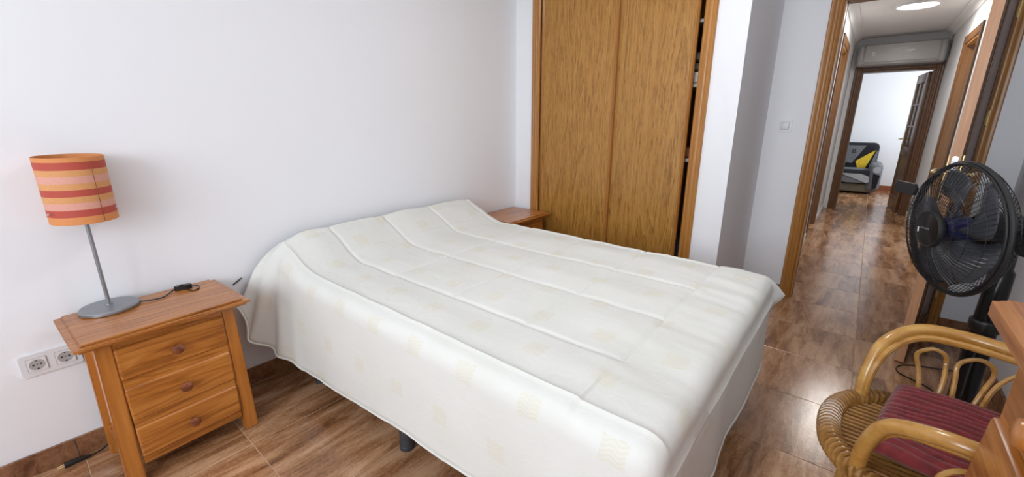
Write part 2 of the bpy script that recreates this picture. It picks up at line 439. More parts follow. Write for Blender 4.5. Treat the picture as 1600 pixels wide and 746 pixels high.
# ------------------------------------------------------------------ skirting of floor tiles, piece by piece
SKH = 0.085
def skirting(name, p0, p1, inward, step=DX, mat='skirt_tile', h=SKH, phase=0.0):
    root = sroot(name); L = math.hypot(p1[0]-p0[0], p1[1]-p0[1]); dx, dy = (p1[0]-p0[0])/L, (p1[1]-p0[1])/L
    cuts = [0.0]; s = phase if phase > 0.02 else step
    while s < L-0.02: cuts.append(s); s += step
    cuts.append(L)
    for a, b in zip(cuts[:-1], cuts[1:]):
        bmm = bx(a+0.0012 if a else 0, b-0.0012 if b < L else L, 0, 0.012, 0, h, bev=0.0012, seg=1)
        bmm.transform(frame_mat((p0[0], p0[1], 0.0003), (dx, dy, 0), (inward[0], inward[1], 0), (0, 0, 1)))
        obj('skirting_tile', bmm, mat, root, smooth=False)
    return root
skirting('baseboard_left', (0, -2.2), (0, 2.70), (1, 0), DY, phase=2.162)
skirting('baseboard_wardrobe', (1.437, 2.70), (1.60, 2.70), (0, -1), DX)
skirting('baseboard_return', (1.60, 2.688), (1.60, 3.60), (1, 0), DY)
skirting('baseboard_door', (1.612, 3.60), (1.862, 3.60), (0, -1), DX)
skirting('baseboard_door_right', (2.732, 3.60), (2.87, 3.60), (0, -1), DX)
skirting('baseboard_right', (2.87, -2.2), (2.87, 3.588), (-1, 0), DY, phase=0.382)
skirting('baseboard_hall_left', (LW, 3.72), (LW, 5.62), (1, 0), DY, 'skirt_white', 0.07)
skirting('baseboard_hall_far', (LW, 6.66), (LW, 7.96), (1, 0), DY, 'skirt_white', 0.07)
skirting('baseboard_hall_right', (RW, 6.54), (RW, 7.96), (-1, 0), DY, 'skirt_white', 0.07)
skirting('baseboard_living', (-0.5, 10.72), (3.45, 10.72), (0, -1), DX, 'terracotta', 0.095)

# ------------------------------------------------------------------ door casings (moulded) and doors
def casing_profile(w, t=0.016):
    return [(0, 0), (w, 0), (w, t*0.75), (w*0.93, t), (w*0.72, t), (w*0.66, t*0.86), (w*0.60, t), (w*0.40, t), (w*0.34, t*0.86), (w*0.28, t), (w*0.10, t*0.9), (0, t*0.55)]
def casing_v(name, parent, x, y, z0, z1, w, dirx, mat='oak_trim', out=(0, -1, 0), t=0.016):
    """upright casing; profile runs from the opening edge x outwards along dirx (world vector)"""
    b = newbm(); prism(b, casing_profile(w, t), z0, z1, frame_mat((x, y, 0), dirx, out, (0, 0, 1)))
    return obj(name, b, mat, parent)
def casing_h(name, parent, p, length, along, up, out, w, mat, t=0.016):
    b = newbm(); prism(b, casing_profile(w, t), 0, length, frame_mat(p, up, out, along))
    return obj(name, b, mat, parent)

d1 = sroot('door_1')
CW = 0.070
casing_v('casing', d1, DX0, 3.60, 0, DZ+CW, CW, (-1, 0, 0), t=0.018)
casing_v('casing', d1, DX1, 3.60, 0, DZ+CW, CW, (1, 0, 0), t=0.018)
casing_h('head_casing', d1, (DX0, 3.60, DZ), DX1-DX0, (1, 0, 0), (0, 0, 1), (0, -1, 0), CW, 'oak_trim_h', 0.018)
casing_v('casing', d1, DX0, 3.72, 0, DZ+CW, CW, (-1, 0, 0), out=(0, 1, 0), t=0.018)
casing_v('casing', d1, DX1, 3.72, 0, DZ+CW, CW, (1, 0, 0), out=(0, 1, 0), t=0.018)
obj('jamb', bx(DX0-0.012, DX0+0.010, 3.60, 3.72, 0, DZ), 'oak_trim', d1, smooth=False)
obj('jamb', bx(DX1-0.010, DX1+0.012, 3.60, 3.72, 0, DZ), 'oak_trim', d1, smooth=False)
obj('head_jamb', bx(DX0-0.012, DX1+0.012, 3.60, 3.72, DZ-0.018, DZ+0.012), 'oak_trim_h', d1, smooth=False)
obj('door_stop', bx(DX0+0.010, DX0+0.014, 3.68, 3.70, 0, DZ-0.02), 'oak_trim', d1, smooth=False)
# the leaf, swung into the room: local x from hinge to free edge, local y = thickness towards the right wall
hx, hy, tx, ty = 2.642, 3.588, 2.512, 2.935
LL = math.hypot(tx-hx, ty-hy); ang = math.atan2(ty-hy, tx-hx)
leafM = dict(loc=(hx, hy, 0), rot=(0, 0, ang))
def lf(name, b, mat, parent=d1, smooth=True):
    o = obj(name, b, mat, parent, smooth); o.location = (hx, hy, 0); o.rotation_euler = (0, 0, ang); return o
leaf = lf('door_leaf', bx(0.004, LL-0.004, 0, 0.040, 0.008, DZ-0.022, bev=0.002), 'door_wood')
def leafchild(name, b, mat): return obj(name, b, mat, leaf)
leafchild('edge_band', bx(LL-0.005, LL, 0.001, 0.039, 0.009, DZ-0.023), 'door_edge')
for side, yy in ((0, -0.0), (1, 0.040)):
    s = 1 if side else -1
    for z0, z1 in ((0.12, 0.86), (1.0, 1.90)):
        b = newbm()
        for a in ((0.10, LL-0.10, z0, z0+0.022), (0.10, LL-0.10, z1-0.022, z1), (0.10, 0.122, z0+0.022, z1-0.022), (LL-0.122, LL-0.10, z0+0.022, z1-0.022)):
            box(b, a[0], a[1], min(yy, yy+s*0.006), max(yy, yy+s*0.006), a[2], a[3], bev=0.002, seg=1)
        leafchild('panel_moulding', b, 'door_wood')
def lever(parent_fn, x, yface, s, z, d=-1):
    b = newbm(); box(b, x-0.020, x+0.020, min(yface, yface+s*0.008), max(yface, yface+s*0.008), z-0.14, z+0.09, bev=0.003)
    o1 = parent_fn('handle_plate', b, 'brass')
    b = newbm(); tube(b, smooth_path([(x, yface+s*0.005, z), (x, yface+s*0.045, z), (x+d*0.02, yface+s*0.055, z), (x+d*0.11, yface+s*0.052, z+0.002), (x+d*0.125, yface+s*0.046, z-0.008)], 6), 0.0085)
    o2 = parent_fn('lever', b, 'brass')
lever(leafchild, LL-0.045, 0.040, 1, 1.035); lever(leafchild, LL-0.045, 0.0, -1, 1.035)
lb = newbm(); prism(lb, rounded_poly(-0.011, 0.011, -0.09, 0.09, 0.0105), 0, 0.0025, frame_mat((LL, 0.020, 1.03), (0, 1, 0), (0, 0, 1), (1, 0, 0)))
leafchild('lock_plate', lb, 'chrome')
lb = newbm(); box(lb, LL, LL+0.006, 0.014, 0.026, 1.035, 1.055, bev=0.002); leafchild('latch', lb, 'hole')
for z in (0.25, 1.30, 1.85):
    b = newbm(); tube(b, [(-0.004, 0.046, z-0.045), (-0.004, 0.046, z+0.045)], 0.007); box(b, 0.0, 0.03, 0.040, 0.0415, z-0.04, z+0.04); leafchild('hinge', b, 'brass')

def wall_door(name, xw, sgn, y0, y1, ztop, mat):
    """casing around a doorway in a hall side wall"""
    d = sroot(name)
    for ye, dy in ((y0, -1), (y1, 1)): casing_v('casing', d, xw, ye, 0, ztop+0.075, 0.08, (0, dy, 0), mat, (sgn, 0, 0))
    casing_h('head_casing', d, (xw, y0, ztop), y1-y0, (0, 1, 0), (0, 0, 1), (sgn, 0, 0), 0.075, 'hall_trim')
    a, b = (xw-0.14, xw) if sgn > 0 else (xw, xw+0.14)
    obj('jamb', bx(a, b, y0-0.001, y0+0.02, 0, ztop), mat, d, smooth=False)
    obj('jamb', bx(a, b, y1-0.02, y1+0.001, 0, ztop), mat, d, smooth=False)
    obj('head_jamb', bx(a, b, y0+0.02, y1-0.02, ztop-0.02, ztop+0.001), 'oak_trim_y', d, smooth=False)
    return d
d2 = wall_door('door_2', LW, 1, 5.72, 6.56, 2.06, 'hall_trim')
lf2 = obj('door_leaf', bx(LW-0.13, LW-0.09, 5.742, 6.538, 0.01, 2.035, bev=0.002), 'hall_wall', d2, smooth=False)
obj('glass_strip', bx(LW-0.092, LW-0.087, 6.36, 6.40, 1.30, 1.72), 'door_glass', lf2, smooth=False)
b = newbm(); tube(b, smooth_path([(LW-0.09, 6.46, 1.12), (LW-0.05, 6.46, 1.12), (LW-0.045, 6.36, 1.12)], 5), 0.009); obj('lever', b, 'brass', lf2)
d4 = wall_door('door_4', RW, -1, 5.62, 6.44, 2.03, 'hall_trim')
# end doorway
d3 = sroot('door_3')
casing_v('casing', d3, EX0, 7.98, 0, EZ+0.08, 0.082, (-1, 0, 0), 'door_wood', t=0.02); casing_v('casing', d3, EX1, 7.98, 0, EZ+0.08, 0.075, (1, 0, 0), 'door_wood', t=0.02)
casing_h('head_casing', d3, (EX0, 7.98, EZ), EX1-EX0, (1, 0, 0), (0, 0, 1), (0, -1, 0), 0.05, 'door_wood', 0.02)
obj('jamb', bx(EX0-0.001, EX0+0.02, 7.98, 8.1, 0, EZ), 'door_wood', d3, smooth=False)
obj('jamb', bx(EX1-0.02, EX1+0.001, 7.98, 8.1, 0, EZ), 'door_wood', d3, smooth=False)
obj('head_jamb', bx(EX0+0.02, EX1-0.02, 7.98, 8.1, EZ-0.02, EZ+0.001), 'door_wood', d3, smooth=False)
# glazed leaf standing open into the living room
ax, ay, bx_, by_ = 2.690, 8.105, 2.622, 8.80
L3 = math.hypot(bx_-ax, by_-ay); an3 = math.atan2(by_-ay, bx_-ax)
leaf3 = None
b = newbm()
for a in ((0, 0.10, 0.01, 1.92), (L3-0.10, L3, 0.01, 1.92)): box(b, a[0], a[1], 0, 0.038, a[2], a[3], bev=0.003)
for z0, z1 in ((0.01, 0.20), (0.80, 0.92), (1.80, 1.92)): box(b, 0.10, L3-0.10, 0, 0.038, z0, z1, bev=0.003)
box(b, 0.10, L3-0.10, 0.010, 0.028, 0.20, 0.80)
leaf3 = obj('door_leaf', b, 'door_wood', d3); leaf3.location = (ax, ay, 0); leaf3.rotation_euler = (0, 0, an3)
for k in range(2):
    for r in range(3):
        x0 = 0.10 + k*(L3-0.2)/2; z0 = 0.92 + r*0.88/3
        obj('pane', bx(x0+0.008, x0+(L3-0.2)/2-0.008, 0.016, 0.022, z0+0.008, z0+0.88/3-0.008), 'door_glass', leaf3, smooth=False)
obj('glazing_bar', bx(L3/2-0.012, L3/2+0.012, 0.004, 0.034, 0.92, 1.80), 'door_wood', leaf3)
for r in (1, 2): obj('glazing_bar', bx(0.10, L3-0.10, 0.005, 0.033, 0.92+r*0.88/3-0.010, 0.92+r*0.88/3+0.010), 'door_wood', leaf3)
for (yy, s) in ((0.0, -1), (0.038, 1)):
    b = newbm(); box(b, L3-0.07, L3-0.03, min(yy, yy+s*0.008), max(yy, yy+s*0.008), 0.88, 1.12, bev=0.003); obj('handle_plate', b, 'brass', leaf3)
    b = newbm(); tube(b, smooth_path([(L3-0.05, yy, 1.03), (L3-0.05, yy+s*0.05, 1.03), (L3-0.07, yy+s*0.055, 1.03), (L3-0.17, yy+s*0.052, 1.03)], 5), 0.009); obj('lever', b, 'brass', leaf3)

# ------------------------------------------------------------------ built-in wardrobe
wr = thing('wardrobe', 'built-in oak wardrobe with two sliding doors, slightly open at one side', 'wardrobe', (0, 2.70, 0))
def wo(name, b, mat, smooth=True, parent=None): return obj(name, b, mat, parent or wr, smooth)
b = newbm(); prism(b, casing_profile(0.068, 0.02), 0, WZ, frame_mat((WX0+0.068, 0, 0), (-1, 0, 0), (0, -1, 0), (0, 0, 1))); wo('casing', b, 'oak_trim')
b = newbm(); prism(b, casing_profile(0.068, 0.02), 0, WZ, frame_mat((WX1-0.068, 0, 0), (1, 0, 0), (0, -1, 0), (0, 0, 1))); wo('casing', b, 'oak_trim')
b = newbm(); prism(b, casing_profile(0.068, 0.02), WX0+0.068, WX1-0.068, frame_mat((0, 0, WZ-0.068), (0, 0, 1), (0, -1, 0), (1, 0, 0))); wo('head_casing', b, 'oak_trim_h')
b = newbm()
IX0, IX1 = WX0+0.045, WX1-0.045
box(b, IX0-0.012, IX0, 0.002, 0.62, 0.02, 2.31); box(b, IX1, IX1+0.012, 0.002, 0.62, 0.02, 2.31); box(b, IX0-0.012, IX1+0.012, 0.62, 0.63, 0.02, 2.31)
box(b, IX0, IX1, 0.002, 0.62, 2.295, 2.31); box(b, IX0, IX1, 0.002, 0.62, 0.02, 0.05)
wo('carcass', b, 'oak_trim', False)
def sdoor(x0, x1, yo):
    b = newbm(); box(b, x0+0.022, x1-0.022, yo+0.004, yo+0.018, 0.06, 2.285)
    d = wo('sliding_door', b, 'oak', False)
    for xa in (x0, x1-0.024):
        c = newbm(); prism(c, [(0, 0), (0.024, 0), (0.024, 0.016), (0.020, 0.020), (0.016, 0.016), (0.011, 0.021), (0.004, 0.021), (0, 0.016)], 0.06, 2.285,
                           frame_mat((xa, yo+0.020, 0), (1, 0, 0), (0, -1, 0), (0, 0, 1)))
        obj('stile', c, 'oak_trim', d)
    return d
sdoor(0.226, 0.832, 0.014); sdoor(0.812, 1.324, 0.044)
for z in (0.0505, 2.2865): wo('track', bx(WX0+0.06, WX1-0.06, 0.004, 0.075, z, z+0.008), 'steel', False)
for z in (1.05, 1.50, 1.86): wo('shelf', bx(IX0+0.002, IX1-0.002, 0.10, 0.61, z-0.018, z), 'shelf_board', False)

def soft_box(sx, sy, sz, seed, amp=0.006, bev=0.012, sub=2):
    b = bmesh.new(); bmesh.ops.create_cube(b, size=1)
    for v in b.verts: v.co = Vector((v.co.x*sx, v.co.y*sy, (v.co.z+0.5)*sz))
    bmesh.ops.bevel(b, geom=list(b.edges), offset=bev, segments=3, affect='EDGES')
    bmesh.ops.subdivide_edges(b, edges=[e for e in b.edges if e.calc_length() > 0.05], cuts=4, use_grid_fill=True)
    for v in b.verts:
        n = noise.noise_vector(v.co*14 + Vector((seed*3.1, seed, 0)))
        v.co += Vector((n.x, n.y, n.z if v.co.z > 0.002 else 0))*amp
        v.co.z = max(v.co.z, 0.0)
    return b
tlab = ['folded white linen at the bottom of the pile in the wardrobe gap', 'folded dark linen in the middle of the pile in the wardrobe gap', 'folded dark linen on top of the pile in the wardrobe gap']
zz = 1.5005
M['dark_linen'] = plain('dark_linen', (0.10, 0.095, 0.09), 0.9, nscale=60)
for k, (h, mt) in enumerate(((0.07, 'towel'), (0.045, 'dark_linen'), (0.05, 'dark_linen'))):
    o = obj('folded_linen', soft_box(0.30, 0.34, h, k), mt); o.location = (1.21, 2.70+0.285, zz); zz += h + 0.008
    tag(o, tlab[k], 'linen', 'linens on the wardrobe shelf')
o = obj('folded_garment', soft_box(0.20, 0.30, 0.06, 5), 'orange_cloth'); o.location = (1.28, 3.0, 1.0505); tag(o, 'rust coloured folded garment low in the wardrobe gap above a shelf edge', 'clothing')
o = obj('folded_garment', soft_box(0.30, 0.34, 0.42, 9, 0.01), 'jeans'); o.location = (1.20, 3.0, 0.0505); tag(o, 'dark navy clothes piled at the foot of the wardrobe gap', 'clothing')

# ------------------------------------------------------------------ nightstands
def nightstand():
    t = thing('nightstand', 'honey pine nightstand with three drawers, carrying the striped lamp', 'nightstand')
    # local origin: back centre on floor, x out from the wall, y along the wall; width 0.42, depth 0.33
    W2 = 0.205; D = 0.315; ZT = 0.572
    def add(n, b, m, p=None): return obj(n, b, m, p or t)
    b = newbm()
    prism(b, rounded_poly(-0.012, 0.362, -0.255, 0.255, 0.004, 2), ZT+0.009, 0.5905, bev=0.003)
    prism(b, rounded_poly(-0.010, 0.342, -0.235, 0.235, 0.004, 2), 0.589, 0.597, bev=0.0035)
    prism(b, rounded_poly(-0.006, 0.350, -0.243, 0.243, 0.004, 2), ZT, ZT+0.0101)
    add('top', b, 'pine_x')
    def leg(x0, x1, s):
        bb = newbm(); y0 = s*(W2-0.045); y1 = s*W2
        top = [(x0, y0), (x1, y0), (x1, y1), (x0, y1)]
        q = 0.012*s
        vs_t = [bb.verts.new((x, y, ZT)) for x, y in top]; vs_b = [bb.verts.new((x, y + (q if abs(y) > W2-0.01 else q*0.6), 0.0005)) for x, y in top]
        bb.faces.new(vs_t); bb.faces.new(vs_b[::-1])
        for k in range(4): bb.faces.new((vs_t[k], vs_t[(k+1) % 4], vs_b[(k+1) % 4], vs_b[k]))
        bmesh.ops.bevel(bb, geom=list(bb.edges), offset=0.004, segments=2, affect='EDGES')
        return bb
    for s in (-1, 1):
        add('leg', leg(D-0.045, D, s), 'pine_z'); add('leg', leg(0.0, 0.042, s), 'pine_z')
        y = s*(W2-0.014)
        add('side_panel', bx(0.038, D-0.040, min(y, y-s*0.012), max(y, y-s*0.012), 0.095, ZT), 'pine_z')
        add('side_rail', bx(0.040, D-0.043, min(s*W2*0.995, s*(W2-0.02)), max(s*W2*0.995, s*(W2-0.02)), 0.095, 0.135, bev=0.002), 'pine_x')
    rails = [(0.075, 0.112), (0.226, 0.262), (0.385, 0.425), (0.538, ZT)]
    for z0, z1 in rails: add('front_rail', bx(D-0.035, D-0.001, -W2+0.044, W2-0.044, z0, z1), 'pine_x')
    add('back_panel', bx(0.004, 0.014, -W2+0.03, W2-0.03, 0.09, ZT), 'pine_x')
    for z0, z1 in ((0.105, 0.228), (0.258, 0.386), (0.419, 0.540)):
        b = newbm(); box(b, D-0.030, D+0.009, -0.162, 0.162, z0, z1, bev=0.0055, seg=1)
        box(b, 0.03, D-0.03, -0.15, 0.15, z0+0.02, z1-0.01)
        d = add('drawer', b, 'pine_x')
        kb = newbm(); lathe(kb, [(0.010, 0), (0.008, 0.006), (0.009, 0.010), (0.017, 0.016), (0.0195, 0.022), (0.018, 0.028), (0.010, 0.032), (0.001, 0.033)], 20,
                            frame_mat((D+0.009, 0, (z0+z1)/2), (0, 1, 0), (0, 0, 1), (1, 0, 0)))
        obj('knob', kb, 'knob', d)
    return t
ns = nightstand()
ns.location = (0.045, 0.258, 0.0); ns.rotation_euler = (0, 0, math.radians(2.6)); ns['group'] = 'pine nightstands either side of the bed'
ns2 = dup(ns, (0.022, 2.418, 0.0), 0.0, 'brown nightstand mostly hidden in the corner between bed and wardrobe', 'pine nightstands either side of the bed')

# ------------------------------------------------------------------ table lamp
LX, LY, LZ = 0.098, 0.152, 0.5973
lamp = thing('table_lamp', 'table lamp with orange, red and pink striped drum shade on a grey disc base', 'lamp', (LX, LY, LZ))
b = newbm(); lathe(b, [(0.084, 0), (0.087, 0.003), (0.087, 0.011), (0.083, 0.015), (0.02, 0.018), (0.001, 0.018)], 48); lathe(b, [(0.012, 0.017), (0.011, 0.022), (0.006, 0.024)], 20); obj('base', b, 'steel', lamp)
b = newbm(); tube(b, [(0, 0, 0.018), (0, 0, 0.40)], 0.0062, 14); obj('pole', b, 'steel', lamp)
SB = 0.345
b = newbm(); prof = [(0.089, 0), (0.089, 0.225), (0.0875, 0.225), (0.0875, 0), (0.089, 0)]
lathe(b, prof, 64, cap=False); sh = obj('lamp_shade', b, 'shade', lamp, loc=(0, 0, SB)); sh.rotation_euler = (0, math.radians(1.5), 0)
aa = math.radians(28)
b = newbm(); tube(b, [(0.0895*math.cos(aa), 0.0895*math.sin(aa), 0.004), (0.0895*math.cos(aa), 0.0895*math.sin(aa), 0.20)], 0.0009, 6); obj('seam', b, 'knob', sh)
for a in (-62, 58, 178):
    a = math.radians(a); b = newbm(); tube(b, [(0.080*math.cos(a), 0.080*math.sin(a), 0.040), (0.096*math.cos(a), 0.096*math.sin(a), 0.040)], 0.0028, 10)
    lathe(b, [(0.002, -0.003), (0.0045, 0), (0.002, 0.003)], 12, Matrix.Translation((0.097*math.cos(a), 0.097*math.sin(a), 0.040))); obj('shade_pin', b, 'chrome', sh)
b = newbm()
for k in range(3):
    a = math.radians(-62 + 120*k); tube(b, [(0, 0, 0.04), (0.082*math.cos(a), 0.082*math.sin(a), 0.04)], 0.0022, 6)
obj('spider', b, 'steel', sh)
b = newbm(); lathe(b, [(0.016, 0.36), (0.018, 0.37), (0.018, 0.41), (0.014, 0.415)], 20); obj('bulb_holder', b, 'white_plastic', lamp)
b = newbm(); lathe(b, [(0.010, 0.415), (0.014, 0.43), (0.028, 0.46), (0.030, 0.48), (0.024, 0.50), (0.001, 0.508)], 20); obj('bulb', b, 'white_plastic', lamp)
b = newbm(); tube(b, smooth_path([(0.02, 0.084, 0.006), (0.035, 0.12, 0.005), (0.03, 0.155, 0.004), (-0.01, 0.19, 0.006), (-0.022, 0.205, 0.010)], 6), 0.0026, 8)
tube(b, smooth_path([(-0.020, 0.262, 0.010), (0.0, 0.28, 0.004), (0.028, 0.272, 0.003), (0.035, 0.25, 0.003), (-0.03, 0.235, 0.003), (-0.068, 0.235, 0.003), (-0.082, 0.235, -0.006), (-0.086, 0.23, -0.1), (-0.086, 0.10, -0.45)], 6), 0.0026, 8); obj('cord', b, 'black_plastic', lamp)
b = newbm(); prism(b, rounded_poly(-0.030, 0.030, -0.011, 0.011, 0.009), 0.0005, 0.018, Matrix.Translation((-0.021, 0.232, 0)) @ Matrix.Rotation(math.radians(80), 4, 'Z'), bev=0.004); sw = obj('cord_switch', b, 'black_plastic', lamp)
b = newbm(); box(b, -0.026, -0.016, 0.222, 0.238, 0.017, 0.021, bev=0.001); obj('slider', b, 'black_matte', sw)

# ------------------------------------------------------------------ plug on the floor, double socket, light switch
pl = thing('power_plug', 'black two-pin plug and cord end lying on the floor by the skirting', 'plug', (0.045, -0.055, 0.0))
b = newbm(); tube(b, smooth_path([(0, -0.028, 0.012), (0, -0.02, 0.012), (0, 0.0, 0.012), (0, 0.03, 0.010), (0, 0.045, 0.008)], 4), 0.012, 12, rfun=lambda t: 0.012 - 0.0075*t**2); obj('plug_body', b, 'black_plastic', pl)
for s in (-1, 1):
    b = newbm(); tube(b, [(s*0.0065, -0.028, 0.012), (s*0.0065, -0.047, 0.012)], 0.0022, 8); obj('pin', b, 'brass', pl)
b = newbm(); tube(b, smooth_path([(0, 0.045, 0.008), (-0.012, 0.075, 0.006), (-0.022, 0.10, 0.012), (-0.010, 0.125, 0.03), (-0.025, 0.12, 0.045), (-0.02, 0.10, 0.025), (-0.005, 0.12, 0.02), (-0.02, 0.15, 0.035), (-0.025, 0.17, 0.05)], 6), 0.0026, 8); obj('cord', b, 'black_plastic', pl)

so = thing('wall_socket', 'white double wall socket beside the nightstand', 'socket', (0, -0.030, 0.428))
b = newbm(); prism(b, rounded_poly(-0.078, 0.078, -0.042, 0.042, 0.006), 0, 0.009, frame_mat((0, 0, 0), (0, 1, 0), (0, 0, 1), (1, 0, 0)), bev=0.002); obj('frame', b, 'white_plastic', so)
for s in (-1, 1):
    y = s*0.036
    b = newbm(); prism(b, rounded_poly(-0.0245, 0.0245, -0.0245, 0.0245, 0.002, 2), 0.0092, 0.0125, frame_mat((0, y, 0), (0, 1, 0), (0, 0, 1), (1, 0, 0)))
    ins = obj('socket', b, 'white_plastic', so)
    b = newbm(); prism(b, rounded_poly(-0.0262, 0.0262, -0.0262, 0.0262, 0.002, 2), 0.009, 0.0095, frame_mat((0, y, 0), (0, 1, 0), (0, 0, 1), (1, 0, 0))); obj('shadow_gap', b, 'grey_plastic', ins)
    b = newbm(); lathe(b, [(0.0205, 0.0125), (0.0198, 0.0135), (0.0192, 0.0127), (0.0185, 0.0126), (0.001, 0.0126)], 32, frame_mat((0, y, 0), (0, 1, 0), (0, 0, 1), (1, 0, 0)), cap=False); obj('well', b, 'grey_plastic', ins)
    b = newbm()
    for dy, dz, r in ((-0.0095, 0.001, 0.0032), (0.0095, 0.001, 0.0032), (0, 0.001, 0.0018), (0, -0.0155, 0.003), (0, 0.0165, 0.002)):
        lathe(b, [(r, 0.0126), (r, 0.0131)], 12, frame_mat((0, y+dy, dz), (0, 1, 0), (0, 0, 1), (1, 0, 0)))
    obj('socket_hole', b, 'hole', ins)
lsx = thing('light_switch', 'white square light switch on the wall beside the bedroom door', 'switch', (1.722, 3.60, 1.251))
fr = lambda o: frame_mat(o, (1, 0, 0), (0, 0, 1), (0, -1, 0))
b = newbm(); prism(b, rounded_poly(-0.042, 0.042, -0.042, 0.042, 0.004), 0, 0.008, fr((0, 0, 0)), bev=0.002); obj('frame', b, 'white_plastic', lsx)
b = newbm(); prism(b, rounded_poly(-0.0265, 0.0265, -0.0265, 0.0265, 0.002, 2), 0.008, 0.0085, fr((0, 0, 0))); obj('shadow_gap', b, 'grey_plastic', lsx)
b = newbm(); box(b, -0.0245, 0.0245, -0.014, -0.008, -0.0245, 0.0245, bev=0.0015); obj('rocker', b, 'white_plastic', lsx)
ho = thing('wall_socket', 'small white socket low on the hall wall before the side doorway', 'socket', (LW, 5.50, 0.41))
b = newbm(); prism(b, rounded_poly(-0.04, 0.04, -0.04, 0.04, 0.005), 0, 0.009, frame_mat((0, 0, 0), (0, 1, 0), (0, 0, 1), (1, 0, 0)), bev=0.002); obj('frame', b, 'white_plastic', ho)
b = newbm(); lathe(b, [(0.019, 0.009), (0.019, 0.0098)], 24, frame_mat((0, 0, 0), (0, 1, 0), (0, 0, 1), (1, 0, 0))); obj('well', b, 'grey_plastic', ho)

# ------------------------------------------------------------------ bed
bed = thing('bed', 'double bed base with mattress on round dark grey legs under the bedspread', 'bed', (0.985, 1.42, 0))
b = bx(-0.90, 0.93, -0.625, 0.625, 0.235, 0.32, bev=0.01); obj('base', b, 'mattress', bed)
b = bx(-0.915, 0.935, -0.63, 0.63, 0.322, 0.565, bev=0.04, seg=4); obj('mattress', b, 'mattress', bed)
for x in (-0.735, -0.02, 0.70):
    for y in (-0.60, 0.60):
        b = newbm(); lathe(b, [(0.026, 0.0005), (0.030, 0.002), (0.030, 0.02), (0.028, 0.022), (0.028, 0.236)], 24, Matrix.Translation((x, y, 0))); obj('leg', b, 'iron', bed)

